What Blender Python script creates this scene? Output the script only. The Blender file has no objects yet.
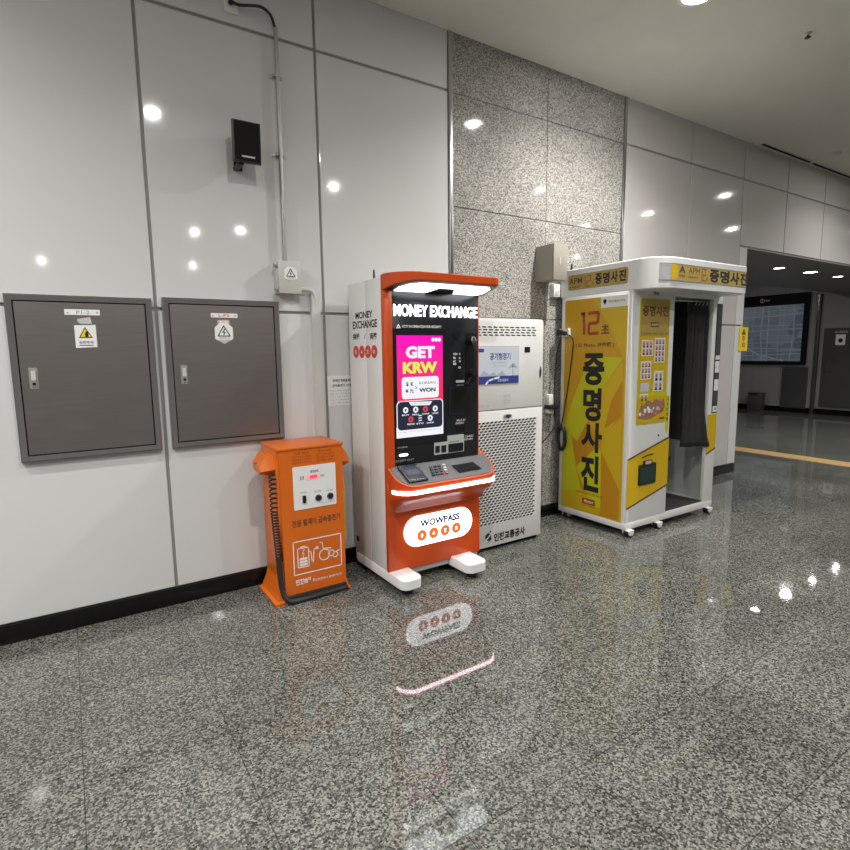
import bpy, bmesh, math, random
from mathutils import Vector, Matrix
random.seed(7)
SC = bpy.context.scene
COL = SC.collection
PI = math.pi

# ------------------------------------------------------------------ camera
F_PX, YAW, PITCH, ROLL, DIST, EYE = 549.44, math.radians(32.8957), math.radians(7.5762), math.radians(-0.736), 3.4961, 1.5
fw = Vector((math.sin(YAW)*math.cos(PITCH), math.cos(YAW)*math.cos(PITCH), -math.sin(PITCH)))
rt0 = Vector((math.cos(YAW), -math.sin(YAW), 0)); up0 = rt0.cross(fw)
rt = math.cos(ROLL)*rt0 + math.sin(ROLL)*up0
up = -math.sin(ROLL)*rt0 + math.cos(ROLL)*up0
CAMP = Vector((0, -DIST, EYE))
cd = bpy.data.cameras.new('camera'); cam = bpy.data.objects.new('camera', cd); COL.objects.link(cam)
cam.matrix_world = Matrix(((rt.x, up.x, -fw.x, CAMP.x), (rt.y, up.y, -fw.y, CAMP.y), (rt.z, up.z, -fw.z, CAMP.z), (0, 0, 0, 1)))
cd.sensor_fit = 'HORIZONTAL'; cd.sensor_width = 36; cd.lens = 36*F_PX/850; cd.clip_start = .05; cd.clip_end = 200
SC.camera = cam

def ray(px, py):
    return rt*((px-425)/F_PX) - up*((py-425)/F_PX) + fw
def hit(px, py, P0, n):
    d = ray(px, py); t = n.dot(P0-CAMP)/n.dot(d); return CAMP + d*t

# ------------------------------------------------------------------ measuring frames: (origin, u, v, n)
class Frame:
    def __init__(s, o, u, v):
        s.o = Vector(o); s.u = Vector(u).normalized(); s.v = Vector(v).normalized(); s.n = s.u.cross(s.v)
    def p(s, u, v, d=0): return s.o + s.u*u + s.v*v + s.n*d
    def at(s, px, py):
        P = hit(px, py, s.o, s.n) - s.o; return P.dot(s.u), P.dot(s.v)
    def off(s, d): return Frame(s.o+s.n*d, s.u, s.v)
def front(y): return Frame((0, y, 0), (1, 0, 0), (0, 0, 1))      # faces -Y; u = x, v = z
def side(x): return Frame((x, 0, 0), (0, -1, 0), (0, 0, 1))      # faces -X; u = -y, v = z
def top(z): return Frame((0, 0, z), (1, 0, 0), (0, 1, 0))        # faces up
def under(z): return Frame((0, 0, z), (1, 0, 0), (0, -1, 0))     # faces down; v = -y

# ------------------------------------------------------------------ materials
def mat(name, col, rough=.5, metal=0, emit=None, es=0, spec=.5, alpha=1, coat=0):
    m = bpy.data.materials.new(name); m.use_nodes = True
    b = m.node_tree.nodes['Principled BSDF']
    b.inputs['Base Color'].default_value = (*col, 1); b.inputs['Roughness'].default_value = rough
    b.inputs['Metallic'].default_value = metal; b.inputs['Specular IOR Level'].default_value = spec
    if coat: b.inputs['Coat Weight'].default_value = coat; b.inputs['Coat Roughness'].default_value = .05
    if emit: b.inputs['Emission Color'].default_value = (*emit, 1); b.inputs['Emission Strength'].default_value = es
    return m
def nodes(m): return m.node_tree.nodes, m.node_tree.links, m.node_tree.nodes['Principled BSDF']
def add_noise(m, scale, lo, hi, rough_var=0, bump=0, stretch=None, detail=4):
    N, L, b = nodes(m)
    tc = N.new('ShaderNodeTexCoord'); mp = N.new('ShaderNodeMapping'); nz = N.new('ShaderNodeTexNoise')
    nz.inputs['Scale'].default_value = scale; nz.inputs['Detail'].default_value = detail
    if stretch: mp.inputs['Scale'].default_value = stretch
    L.new(tc.outputs['Object'], mp.inputs['Vector']); L.new(mp.outputs['Vector'], nz.inputs['Vector'])
    r = N.new('ShaderNodeValToRGB'); r.color_ramp.elements[0].position = .3; r.color_ramp.elements[1].position = .7
    r.color_ramp.elements[0].color = (*lo, 1); r.color_ramp.elements[1].color = (*hi, 1)
    L.new(nz.outputs['Fac'], r.inputs['Fac']); L.new(r.outputs['Color'], b.inputs['Base Color'])
    if rough_var:
        mr = N.new('ShaderNodeMapRange'); base = b.inputs['Roughness'].default_value
        mr.inputs['To Min'].default_value = max(0, base-rough_var); mr.inputs['To Max'].default_value = base+rough_var
        L.new(nz.outputs['Fac'], mr.inputs['Value']); L.new(mr.outputs['Result'], b.inputs['Roughness'])
    if bump:
        bp = N.new('ShaderNodeBump'); bp.inputs['Strength'].default_value = bump; bp.inputs['Distance'].default_value = .002
        L.new(nz.outputs['Fac'], bp.inputs['Height']); L.new(bp.outputs['Normal'], b.inputs['Normal'])
    return m

M = {}
M['enamel'] = mat('enamel_panel', (.615, .618, .615), .06)
def wavy(m, scale, strength, dist):
    N, L, b = nodes(m)
    tc = N.new('ShaderNodeTexCoord'); nz = N.new('ShaderNodeTexNoise'); nz.inputs['Scale'].default_value = scale; nz.inputs['Detail'].default_value = 1
    bp = N.new('ShaderNodeBump'); bp.inputs['Strength'].default_value = strength; bp.inputs['Distance'].default_value = dist
    L.new(tc.outputs['Object'], nz.inputs['Vector']); L.new(nz.outputs['Fac'], bp.inputs['Height']); L.new(bp.outputs['Normal'], b.inputs['Normal'])
wavy(M['enamel'], 1.6, .16, .01)
M['enamel_rose'] = mat('enamel_panel_rose_grey', (.50, .477, .463), .06); wavy(M['enamel_rose'], 1.6, .16, .01)
M['joint'] = mat('joint_sealant', (.27, .265, .255), .5)
M['steel'] = mat('stainless_trim', (.5, .5, .5), .22, 1)

def granite(name, dark, mid, light, scale, rough, tile=None):
    m = mat(name, mid, rough); N, L, b = nodes(m)
    tc = N.new('ShaderNodeTexCoord')
    v = N.new('ShaderNodeTexVoronoi'); v.inputs['Scale'].default_value = scale
    n1 = N.new('ShaderNodeTexNoise'); n1.inputs['Scale'].default_value = scale*.9; n1.inputs['Detail'].default_value = 3; n1.inputs['Roughness'].default_value = .7
    n2 = N.new('ShaderNodeTexNoise'); n2.inputs['Scale'].default_value = 1.3; n2.inputs['Detail'].default_value = 3
    for t in (v, n1, n2): L.new(tc.outputs['Object'], t.inputs['Vector'])
    sep = N.new('ShaderNodeSeparateColor'); L.new(v.outputs['Color'], sep.inputs['Color'])
    mx = N.new('ShaderNodeMix'); mx.inputs[0].default_value = .5
    L.new(sep.outputs[0], mx.inputs[2]); L.new(n1.outputs['Fac'], mx.inputs[3])
    r = N.new('ShaderNodeValToRGB'); e = r.color_ramp.elements
    e[0].position = .27; e[0].color = (*dark, 1); e[1].position = .72; e[1].color = (*light, 1)
    k = e.new(.5); k.color = (*mid, 1)
    L.new(mx.outputs[0], r.inputs['Fac'])
    cl = N.new('ShaderNodeMapRange'); cl.inputs['From Min'].default_value = .35; cl.inputs['From Max'].default_value = .65
    cl.inputs['To Min'].default_value = .82; cl.inputs['To Max'].default_value = 1.12
    L.new(n2.outputs['Fac'], cl.inputs['Value'])
    mul = N.new('ShaderNodeMix'); mul.data_type = 'RGBA'; mul.blend_type = 'MULTIPLY'; mul.inputs[0].default_value = 1
    L.new(r.outputs['Color'], mul.inputs[6]); L.new(cl.outputs['Result'], mul.inputs[7])
    out = mul.outputs[2]
    if tile:
        mp = N.new('ShaderNodeMapping'); mp.inputs['Location'].default_value = tile[1]
        L.new(tc.outputs['Object'], mp.inputs['Vector'])
        bk = N.new('ShaderNodeTexBrick'); bk.offset = 0; bk.squash = 1
        bk.inputs['Scale'].default_value = 1; bk.inputs['Brick Width'].default_value = tile[0]; bk.inputs['Row Height'].default_value = tile[0]
        bk.inputs['Mortar Size'].default_value = .0018; bk.inputs['Mortar Smooth'].default_value = .1
        bk.inputs['Color1'].default_value = (.9, .9, .9, 1); bk.inputs['Color2'].default_value = (1.06, 1.06, 1.04, 1); bk.inputs['Mortar'].default_value = (.32, .32, .31, 1)
        L.new(mp.outputs['Vector'], bk.inputs['Vector'])
        m2 = N.new('ShaderNodeMix'); m2.data_type = 'RGBA'; m2.blend_type = 'MULTIPLY'; m2.inputs[0].default_value = 1
        L.new(out, m2.inputs[6]); L.new(bk.outputs['Color'], m2.inputs[7]); out = m2.outputs[2]
        rr = N.new('ShaderNodeMapRange'); rr.inputs['From Min'].default_value = .3; rr.inputs['From Max'].default_value = .7
        rr.inputs['To Min'].default_value = max(.01, rough-.01); rr.inputs['To Max'].default_value = rough+.025
        L.new(n2.outputs['Fac'], rr.inputs['Value']); L.new(rr.outputs['Result'], b.inputs['Roughness'])
    L.new(out, b.inputs['Base Color'])
    if tile: b.inputs['Specular IOR Level'].default_value = .5
    return m
M['floor'] = granite('polished_granite_floor', (.022, .024, .020), (.096, .099, .088), (.235, .239, .217), 155, .028, (.5, (-.43+.5, 1.77-1.5, 0)))
M['granite'] = granite('granite_wall_cladding', (.10, .093, .082), (.31, .297, .273), (.54, .525, .49), 165, .045)
M['ceiling'] = add_noise(mat('ceiling_paint', (.6, .59, .55), .7), 3, (.58, .56, .505), (.61, .59, .535))
M['soffit'] = mat('soffit_paint', (.22, .22, .215), .5)
M['baseboard'] = mat('black_skirting', (.006, .006, .006), .22, spec=.3)
M['stainless'] = add_noise(mat('brushed_stainless', (.33, .3, .29), .36, .85), 6, (.27, .24, .23), (.30, .27, .255), .05, 0, (1, 1, 40))
M['stain_frame'] = add_noise(mat('brushed_stainless_frame', (.34, .32, .31), .33, .85), 6, (.29, .275, .265), (.33, .31, .30), .05, 0, (40, 1, 40))
M['black'] = mat('black_plastic', (.012, .012, .013), .35)
M['matte_black'] = mat('matte_black', (.007, .007, .007), .7, spec=.15)
M['ink'] = mat('black_ink', (.012, .011, .012), .6)
M['gloss_black'] = mat('black_glass', (.012, .012, .014), .08)
M['white'] = mat('white_powder_coat', (.72, .72, .70), .35)
M['white_gloss'] = mat('white_plastic', (.74, .74, .73), .25)
M['paper'] = mat('white_paper', (.78, .78, .77), .6)
M['greybox'] = mat('grey_box_paint', (.52, .52, .48), .45)
M['taupe'] = mat('taupe_box_paint', (.30, .275, .235), .45)
M['pipe'] = mat('galvanised_pipe', (.42, .41, .38), .42, .8)
M['trunk'] = mat('grey_trunking', (.55, .55, .53), .45)
M['orange'] = mat('orange_powder_coat', (.66, .135, .007), .35)
M['dorange'] = mat('dark_orange_print', (.32, .06, .01), .5)
M['red_print'] = mat('red_print', (.55, .03, .04), .5)
M['kiosk_orange'] = mat('kiosk_orange_paint', (.55, .066, .008), .28)
M['kiosk_black'] = mat('kiosk_black_panel', (.014, .015, .018), .22)
M['shelf_grey'] = mat('shelf_dark_grey', (.07, .07, .075), .4)
M['navy'] = mat('dark_navy_glass', (.015, .022, .05), .35, spec=.2)
M['red'] = mat('red_badge', (.62, .05, .025), .45)
M['grey_print'] = mat('grey_print', (.25, .25, .26), .5)
M['lgrey'] = mat('light_grey_print', (.5, .5, .5), .5)
M['yellow'] = mat('poster_amber', (.58, .315, .006), .4)
M['lime'] = mat('poster_lime', (.55, .52, .006), .4)
M['gold'] = mat('poster_gold', (.60, .40, .006), .4)
M['amber_dark'] = mat('poster_dark_amber', (.52, .235, .006), .4)
M['band_yellow'] = mat('band_yellow', (.62, .41, .004), .35)
M['brown'] = mat('brown_border', (.13, .055, .02), .5)
M['digit_red'] = mat('digit_red_brown', (.36, .06, .015), .5)
M['pink_print'] = mat('photo_print_pink', (.62, .42, .42), .5)
M['skin_print'] = mat('photo_print_brown', (.33, .16, .10), .5)
M['caution'] = mat('caution_yellow', (.75, .55, .02), .45)
M['grey_in'] = mat('booth_interior_grey', (.50, .51, .50), .5)
M['dark_in'] = mat('booth_dark_screen', (.035, .036, .036), .6)
M['mat'] = mat('dark_floor_mat', (.03, .03, .028), .7)
M['cloth'] = add_noise(mat('charcoal_curtain_cloth', (.03, .03, .03), .8, spec=.2), 60, (.026, .026, .026), (.04, .04, .038))
M['mirror'] = mat('smoked_mirror', (.16, .17, .165), .08, .6)
M['green_glass'] = mat('dark_slot_glass', (.02, .045, .035), .08)
M['rubber'] = mat('black_rubber', (.015, .015, .015), .55)
M['yellow_cord'] = mat('yellow_cord', (.62, .48, .06), .45)
M['blue_print'] = mat('blue_print', (.03, .05, .25), .45)
M['poster_blue'] = mat('pale_blue_print', (.56, .60, .66), .35)
M['poster_mist'] = mat('mist_print', (.36, .42, .5), .4)
M['tactile'] = mat('tactile_strip_paving', (.42, .26, .09), .5)
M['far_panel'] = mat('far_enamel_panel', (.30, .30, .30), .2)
M['far_dark'] = mat('far_dark_steel', (.10, .10, .10), .3, .4)
M['bin'] = mat('bin_steel', (.13, .13, .13), .35, .5)
# light sources
M['lamp'] = mat('downlight_lens', (.8, .8, .8), .4, 0, (1, .97, .92), 14)
M['ring'] = mat('downlight_ring', (.7, .7, .69), .4)
M['pill'] = mat('backlit_white_acrylic', (.8, .8, .8), .3, 0, (.97, .95, 1), 2.8)
M['pill_orange'] = mat('backlit_orange_acrylic', (.6, .12, .02), .3, 0, (1, .13, .01), .75)
M['pill_grey'] = mat('grey_sign_print', (.06, .055, .11), .4)
M['led'] = mat('led_bar_white', (.8, .8, .8), .3, 0, (1, .78, .85), 9)
M['letters'] = mat('illuminated_letter_face', (.8, .8, .8), .3, 0, (1, .99, 1), 3)
M['canopy_light'] = mat('canopy_light_panel', (.8, .8, .8), .3, 0, (.93, .98, 1), 4.2)
M['s_white'] = mat('screen_white', (.05, .05, .05), .3, 0, (.92, .93, 1), .95)
M['s_lime'] = mat('screen_lime', (.05, .05, .05), .3, 0, (.72, 1, .05), .9)
M['s_dark'] = mat('screen_dark', (.01, .01, .02), .4, 0, (.01, .012, .03), 1)
M['s_red'] = mat('screen_red', (.05, .0, .0), .3, 0, (.9, .08, .1), .8)
M['s_blk'] = mat('screen_black_text', (.01, .01, .01), .3)
M['indicator'] = mat('red_indicator', (.3, .02, .02), .3, 0, (1, .05, .12), 1.1)
M['indicator_glow'] = mat('pink_indicator_window', (.6, .3, .3), .3, 0, (1, .55, .58), .35)
M['sign_print'] = mat('sign_gold_print', (.43, .30, .07), .4)
M['sign_grey'] = mat('backlit_sign_grey', (.42, .42, .43), .4)
M['s_mag'] = mat('screen_magenta', (.05, 0, .02), .3, 0, (1, 0, .45), 1)
def gradient_screen(m, z0, z1):
    N, L, b = nodes(m); tc = N.new('ShaderNodeTexCoord'); s = N.new('ShaderNodeSeparateXYZ'); mr = N.new('ShaderNodeMapRange')
    mr.inputs['From Min'].default_value = z0; mr.inputs['From Max'].default_value = z1
    r = N.new('ShaderNodeValToRGB'); r.color_ramp.elements[0].color = (.9, .035, .10, 1); r.color_ramp.elements[1].color = (1, 0, .55, 1)
    L.new(tc.outputs['Object'], s.inputs[0]); L.new(s.outputs['Z'], mr.inputs['Value']); L.new(mr.outputs['Result'], r.inputs['Fac']); L.new(r.outputs['Color'], b.inputs['Emission Color'])
gradient_screen(M['s_mag'], 1.2, 1.6)      # the picture the touch screen shows
def map_screen():
    m = mat('city_map_screen', (.02, .025, .03), .2); N, L, b = nodes(m)
    tc = N.new('ShaderNodeTexCoord'); v = N.new('ShaderNodeTexVoronoi'); v.inputs['Scale'].default_value = 2.4
    r = N.new('ShaderNodeValToRGB'); r.color_ramp.elements[0].color = (.05, .065, .085, 1); r.color_ramp.elements[1].color = (.105, .12, .135, 1)
    sp = N.new('ShaderNodeSeparateColor')
    L.new(tc.outputs['Object'], v.inputs['Vector']); L.new(v.outputs['Color'], sp.inputs['Color']); L.new(sp.outputs[0], r.inputs['Fac'])
    L.new(r.outputs['Color'], b.inputs['Base Color']); L.new(r.outputs['Color'], b.inputs['Emission Color']); b.inputs['Emission Strength'].default_value = .55
    return m
M['map'] = map_screen()
M['map_line'] = mat('city_map_streets', (.06, .07, .08), .3, 0, (.30, .34, .38), .28)
M['label_green'] = mat('pale_green_label', (.42, .46, .43), .4)

# ------------------------------------------------------------------ mesh builder
_tc = {}
def text_geo(s, bold=0):
    if (s, bold) in _tc: return _tc[(s, bold)]
    c = bpy.data.curves.new('t', 'FONT'); c.body = s; c.size = 1; c.offset = bold; c.resolution_u = 3; c.fill_mode = 'FRONT'
    o = bpy.data.objects.new('t', c); COL.objects.link(o)
    dg = bpy.context.evaluated_depsgraph_get(); me = bpy.data.meshes.new_from_object(o.evaluated_get(dg))
    vs = [(v.co.x, v.co.y) for v in me.vertices]; fs = [tuple(p.vertices) for p in me.polygons]
    bpy.data.objects.remove(o); bpy.data.curves.remove(c); bpy.data.meshes.remove(me)
    _tc[(s, bold)] = (vs, fs); return vs, fs

class MB:
    def __init__(s): s.V = []; s.F = []; s.I = []; s.mats = []
    def mi(s, m):
        m = M[m]
        if m not in s.mats: s.mats.append(m)
        return s.mats.index(m)
    def add(s, vs, fs, m):
        b = len(s.V); i = s.mi(m); s.V += [tuple(v) for v in vs]
        for f in fs: s.F.append(tuple(b+k for k in f)); s.I.append(i)
        return s
    def box(s, x0, x1, y0, y1, z0, z1, m, bev=0, seg=2, verts_only=None):
        if not bev:
            vs = [(x, y, z) for z in (z0, z1) for y in (y0, y1) for x in (x0, x1)]
            return s.add(vs, [(0, 2, 3, 1), (4, 5, 7, 6), (0, 1, 5, 4), (2, 6, 7, 3), (0, 4, 6, 2), (1, 3, 7, 5)], m)
        bm = bmesh.new(); bmesh.ops.create_cube(bm, size=1)
        for v in bm.verts: v.co = ((x0+x1)/2+v.co.x*(x1-x0), (y0+y1)/2+v.co.y*(y1-y0), (z0+z1)/2+v.co.z*(z1-z0))
        bmesh.ops.bevel(bm, geom=list(bm.edges), offset=bev, segments=seg, affect='EDGES', profile=.5)
        return s._bm(bm, m)
    def _bm(s, bm, m):
        bm.verts.index_update(); vs = [v.co.copy() for v in bm.verts]; fs = [[v.index for v in f.verts] for f in bm.faces]; bm.free()
        return s.add(vs, fs, m)
    def prism(s, fr, poly, d0, d1, m, caps=True):
        a = sum(poly[i][0]*poly[(i+1) % len(poly)][1]-poly[(i+1) % len(poly)][0]*poly[i][1] for i in range(len(poly)))
        if a < 0: poly = poly[::-1]
        n = len(poly); vs = [fr.p(u, v, d0) for u, v in poly]+[fr.p(u, v, d1) for u, v in poly]
        fs = [tuple(range(n, 2*n)), tuple(range(n-1, -1, -1))]+[(i, (i+1) % n, n+(i+1) % n, n+i) for i in range(n)]
        return s.add(vs, fs, m)
    def pxpoly(s, fr, pts, d0, d1, m): return s.prism(fr, [fr.at(*p) for p in pts], d0, d1, m)
    def plate(s, fr, u0, u1, v0, v1, d0, d1, m, r=0, n=5):
        if u0 > u1: u0, u1 = u1, u0
        if v0 > v1: v0, v1 = v1, v0
        return s.prism(fr, rrect(u0, u1, v0, v1, r, n), d0, d1, m)
    def pxplate(s, fr, p, q, d0, d1, m, r=0):
        a, b = fr.at(*p), fr.at(*q); return s.plate(fr, a[0], b[0], a[1], b[1], d0, d1, m, r)
    def disc(s, fr, u, v, r, d0, d1, m, n=20, ry=None):
        return s.prism(fr, [(u+r*math.cos(2*PI*k/n), v+(ry or r)*math.sin(2*PI*k/n)) for k in range(n)], d0, d1, m)
    def ring(s, fr, u, v, ro, ri, d0, d1, m, n=24, ry=1):
        c = [(math.cos(2*PI*k/n), ry*math.sin(2*PI*k/n)) for k in range(n)]
        vs = [fr.p(u+R*x, v+R*y, d) for d in (d0, d1) for R in (ro, ri) for x, y in c]
        fs = []
        for k in range(n):
            j = (k+1) % n
            fs += [(2*n+k, 2*n+j, 3*n+j, 3*n+k), (k, n+k, n+j, j), (k, j, 2*n+j, 2*n+k), (n+k, 3*n+k, 3*n+j, n+j)]
        return s.add(vs, fs, m)
    def stroke(s, fr, pts, w, d0, d1, m, closed=False):
        P = [Vector(p) for p in pts]
        if closed: P.append(P[0])
        for a, b in zip(P, P[1:]):
            t = (b-a)
            if t.length < 1e-6: continue
            t.normalize(); nn = Vector((-t.y, t.x))*w/2; e = t*w*.45
            s.prism(fr, [tuple(a-e-nn), tuple(b+e-nn), tuple(b+e+nn), tuple(a-e+nn)], d0, d1, m)
        return s
    def tube(s, pts, r, m, n=8, cap=True):
        P = [Vector(p) for p in pts]; vs = []; fs = []; prev = None
        for i, p in enumerate(P):
            t = (P[min(i+1, len(P)-1)]-P[max(i-1, 0)]).normalized()
            if prev is None: a = t.orthogonal().normalized()
            else:
                a = prev-t*prev.dot(t); a = a.normalized() if a.length > 1e-6 else t.orthogonal().normalized()
            prev = a; b = t.cross(a); rr = r[i] if isinstance(r, (list, tuple)) else r
            vs += [p+(a*math.cos(2*PI*k/n)+b*math.sin(2*PI*k/n))*rr for k in range(n)]
        for i in range(len(P)-1):
            for k in range(n):
                j = (k+1) % n; fs.append((i*n+k, i*n+j, (i+1)*n+j, (i+1)*n+k))
        if cap: fs += [tuple(range(n-1, -1, -1)), tuple((len(P)-1)*n+k for k in range(n))]
        return s.add(vs, fs, m)
    def loft(s, rings, m, cap0=True, cap1=True):
        n = len(rings[0]); vs = [v for r in rings for v in r]; fs = []
        for i in range(len(rings)-1):
            for k in range(n):
                j = (k+1) % n; fs.append((i*n+k, i*n+j, (i+1)*n+j, (i+1)*n+k))
        if cap0: fs.append(tuple(range(n-1, -1, -1)))
        if cap1: fs.append(tuple((len(rings)-1)*n+k for k in range(n)))
        return s.add(vs, fs, m)
    def lathe(s, c, prof, m, n=20):
        c = Vector(c); return s.loft([[c+Vector((r*math.cos(2*PI*k/n), r*math.sin(2*PI*k/n), z)) for k in range(n)] for r, z in prof], m)
    def text(s, fr, t, u0, u1, v0, v1, d, m, bold=0, keep=False, thick=.0006):
        vs, fs = text_geo(t, bold)
        if not vs: return s
        xs = [v[0] for v in vs]; ys = [v[1] for v in vs]; x0, x1, y0, y1 = min(xs), max(xs), min(ys), max(ys)
        if u0 > u1: u0, u1 = u1, u0
        if v0 > v1: v0, v1 = v1, v0
        sx = (u1-u0)/(x1-x0); sy = (v1-v0)/(y1-y0)
        if keep:
            k = min(sx, sy); cu, cv = (u0+u1)/2, (v0+v1)/2; sx = sy = k
            u0 = cu-k*(x1-x0)/2; v0 = cv-k*(y1-y0)/2
        pv = [fr.p(u0+(x-x0)*sx, v0+(y-y0)*sy, d+thick) for x, y in vs]
        return s.add(pv, fs, m)
    def pxtext(s, fr, t, p, q, d, m, bold=0, keep=False):
        a, b = fr.at(*p), fr.at(*q); return s.text(fr, t, a[0], b[0], a[1], b[1], d, m, bold, keep)
    def build(s, name, parent=None, smooth=True, angle=35):
        base = Vector((0, 0, 0)); q = parent
        while q is not None: base += q.location; q = q.parent
        o_loc = Vector((0, 0, 0))
        if parent is None:
            xs, ys, zs = zip(*s.V); o_loc = Vector(((min(xs)+max(xs))/2, (min(ys)+max(ys))/2, min(zs))); base = o_loc
        me = bpy.data.meshes.new(name); me.from_pydata([Vector(v)-base for v in s.V], [], s.F)
        for m in s.mats: me.materials.append(m)
        me.polygons.foreach_set('material_index', s.I)
        if smooth:
            me.polygons.foreach_set('use_smooth', [True]*len(me.polygons)); me.update(); me.set_sharp_from_angle(angle=math.radians(angle))
        me.update()
        o = bpy.data.objects.new(name, me); COL.objects.link(o); o.location = o_loc
        if parent is not None: o.parent = parent
        return o

def rrect(u0, u1, v0, v1, r=0, n=5):
    if r <= 0: return [(u0, v0), (u1, v0), (u1, v1), (u0, v1)]
    r = min(r, (u1-u0)/2-1e-6, (v1-v0)/2-1e-6); P = []
    for cx, cy, a0 in ((u1-r, v0+r, -PI/2), (u1-r, v1-r, 0), (u0+r, v1-r, PI/2), (u0+r, v0+r, PI)):
        P += [(cx+r*math.cos(a0+k*PI/2/n), cy+r*math.sin(a0+k*PI/2/n)) for k in range(n+1)]
    return P
def thing(name, loc, label, cat, group=None):
    o = bpy.data.objects.new(name, None); o.empty_display_size = .1; COL.objects.link(o); o.location = loc
    o['label'] = label; o['category'] = cat
    if group: o['group'] = group
    return o
def tag(o, label, cat, group=None):
    o['label'] = label; o['category'] = cat
    if group: o['group'] = group
    return o
def lab(o, label): o['label'] = label; return o
def struct(o): o['kind'] = 'structure'; return o
def spline(pts, n=12):
    P = [Vector(p) for p in pts]; P = [2*P[0]-P[1]]+P+[2*P[-1]-P[-2]]; out = []
    for i in range(1, len(P)-2):
        for k in range(n):
            t = k/n; a, b, c, d = P[i-1:i+3]
            out.append(.5*((2*b)+(c-a)*t+(2*a-5*b+4*c-d)*t*t+(3*b-a-3*c+d)*t**3))
    return out+[P[-2]]

# ================================================================== THE SETTING
CZ = 3.793; HZ = 2.66; CORNER = 6.75; FARX = 14.1
b = MB(); b.box(-8, 15.5, -16, 7, -.1, 0, 'floor'); o = b.build('floor', smooth=False); struct(o)
# the floor's own texture space is world space
def world_space(o):
    for v in o.data.vertices: v.co += o.location
    o.location = (0, 0, 0)
world_space(o)
b = MB(); b.box(-8, 15.5, -16, .3, CZ, CZ+.1, 'ceiling'); struct(b.build('ceiling', smooth=False))

# main wall: enamel panels with open joints, granite bay
b = MB()
b.box(-8, CORNER, .012, .3, 0, CZ, 'joint')
b.box(CORNER, 15.5, .012, .3, HZ, CZ, 'joint')
G = .009
def panel(x0, x1, z0, z1, m='enamel', g=G): b.box(x0+g, x1-g, 0, .02, z0+g, z1-g, m, .003, 1)
XL = [-6.78, -5.745, -4.71, -3.675, -2.64, -1.607, -.575, .4526, 1.4705, 2.505]
for x0, x1 in zip(XL, XL[1:]):
    for z0, z1 in ((.10, 1.7615), (1.7615, 3.3886), (3.3886, CZ+.01)): panel(x0, x1, z0, z1)
for x0, x1 in ((2.535, 3.51), (3.51, 4.485)):
    for z0, z1 in ((.10, .95), (.95, 1.765), (1.765, 2.583), (2.583, 3.385), (3.385, CZ+.01)): panel(x0, x1, z0, z1, 'granite', .0025)
for x0, x1 in ((4.52, 5.577), (5.577, 6.602)):
    for z0, z1 in ((.10, 1.7615), (1.7615, 3.3886), (3.3886, CZ+.01)): panel(x0, x1, z0, z1, 'enamel_rose')
for z0, z1 in ((.10, 1.7615), (1.7615, HZ)): panel(6.602, CORNER+.004, z0, z1, 'enamel')
XR = [6.602, 7.6225, 8.643, 9.66, 10.68, 11.7, 12.72, 13.74, 14.7]
for x0, x1 in zip(XR, XR[1:]):
    panel(x0, x1, HZ, 3.3886, 'enamel_rose'); panel(x0, x1, 3.3886, CZ+.01, 'enamel_rose')
b.box(CORNER-.004, CORNER+.016, 0, .30, .10, HZ, 'enamel')
o = b.build('wall_back', smooth=False); struct(o); world_space(o)
for k, (x0, x1) in enumerate(((2.498, 2.535), (4.485, 4.52))):
    b = MB(); b.box(x0, x1, -.012, .02, 0.1, CZ, 'steel', .004); struct(b.build('trim_%d' % (k+1)))
b = MB(); b.box(-8, CORNER, -.014, .012, 0, .105, 'baseboard', .003); struct(b.build('baseboard_back'))
# the space beyond the opening
b = MB(); b.box(CORNER+.016, 15.5, .3, 1.86, HZ, HZ+.1, 'soffit'); b.box(CORNER+.016, 15.5, 1.86, 1.92, HZ, 3.3, 'soffit')
b.box(CORNER+.016, 15.5, .0125, .3, HZ-.012, HZ, 'soffit')
struct(b.build('ceiling_soffit', smooth=False))
b = MB(); b.box(CORNER-.3, 15.5, 1.9, 7, 3.3, 3.4, 'soffit'); struct(b.build('ceiling_recess', smooth=False))
b = MB()
b.box(FARX+.012, FARX+.3, -16, 7, 0, CZ, 'joint')
ys = [-16, -1.4, -.3, .8, 2.10]
for y0, y1 in zip(ys, ys[1:]):
    for z0, z1 in ((.1, 2.05), (2.05, CZ)): b.box(FARX, FARX+.02, y0+.008, y1-.008, z0+.008, z1-.008, 'far_panel')
ys = [2.17, 2.85, 3.48, 4.2, 5.0, 7]
for y0, y1 in zip(ys, ys[1:]):
    for z0, z1 in ((.1, 1.15), (1.15, 2.05), (2.05, 3.4)): b.box(FARX, FARX+.02, y0+.008, y1-.008, z0+.008, z1-.008, 'far_panel')
struct(b.build('wall_far', smooth=False))
b = MB(); b.box(FARX-.05, FARX+.02, 2.10, 2.17, 0, HZ+.0, 'far_dark', .006); struct(b.build('trim_3'))
b = MB(); b.box(FARX-.012, FARX+.012, -16, 2.10, 0, .12, 'baseboard'); b.box(FARX-.012, FARX+.012, 2.17, 7, 0, .12, 'baseboard'); struct(b.build('baseboard_far', smooth=False))
b = MB(); b.box(CORNER-.3, 15.5, 7, 7.1, 0, 3.4, 'far_panel'); struct(b.build('wall_end', smooth=False))
b = MB(); b.box(CORNER-.3, CORNER, .3, 7, 0, 3.4, 'far_panel'); struct(b.build('wall_side', smooth=False))
# floor strip
b = MB(); b.prism(top(0), [(8.18, .95), (8.5, .95+.04), (8.36, -3.2), (8.04, -3.2)], .0005, .004, 'tactile')
tag(b.build('floor_guide_strip', smooth=False), 'narrow tan strip laid across the granite floor beside the dark opening', 'floor strip')

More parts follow.
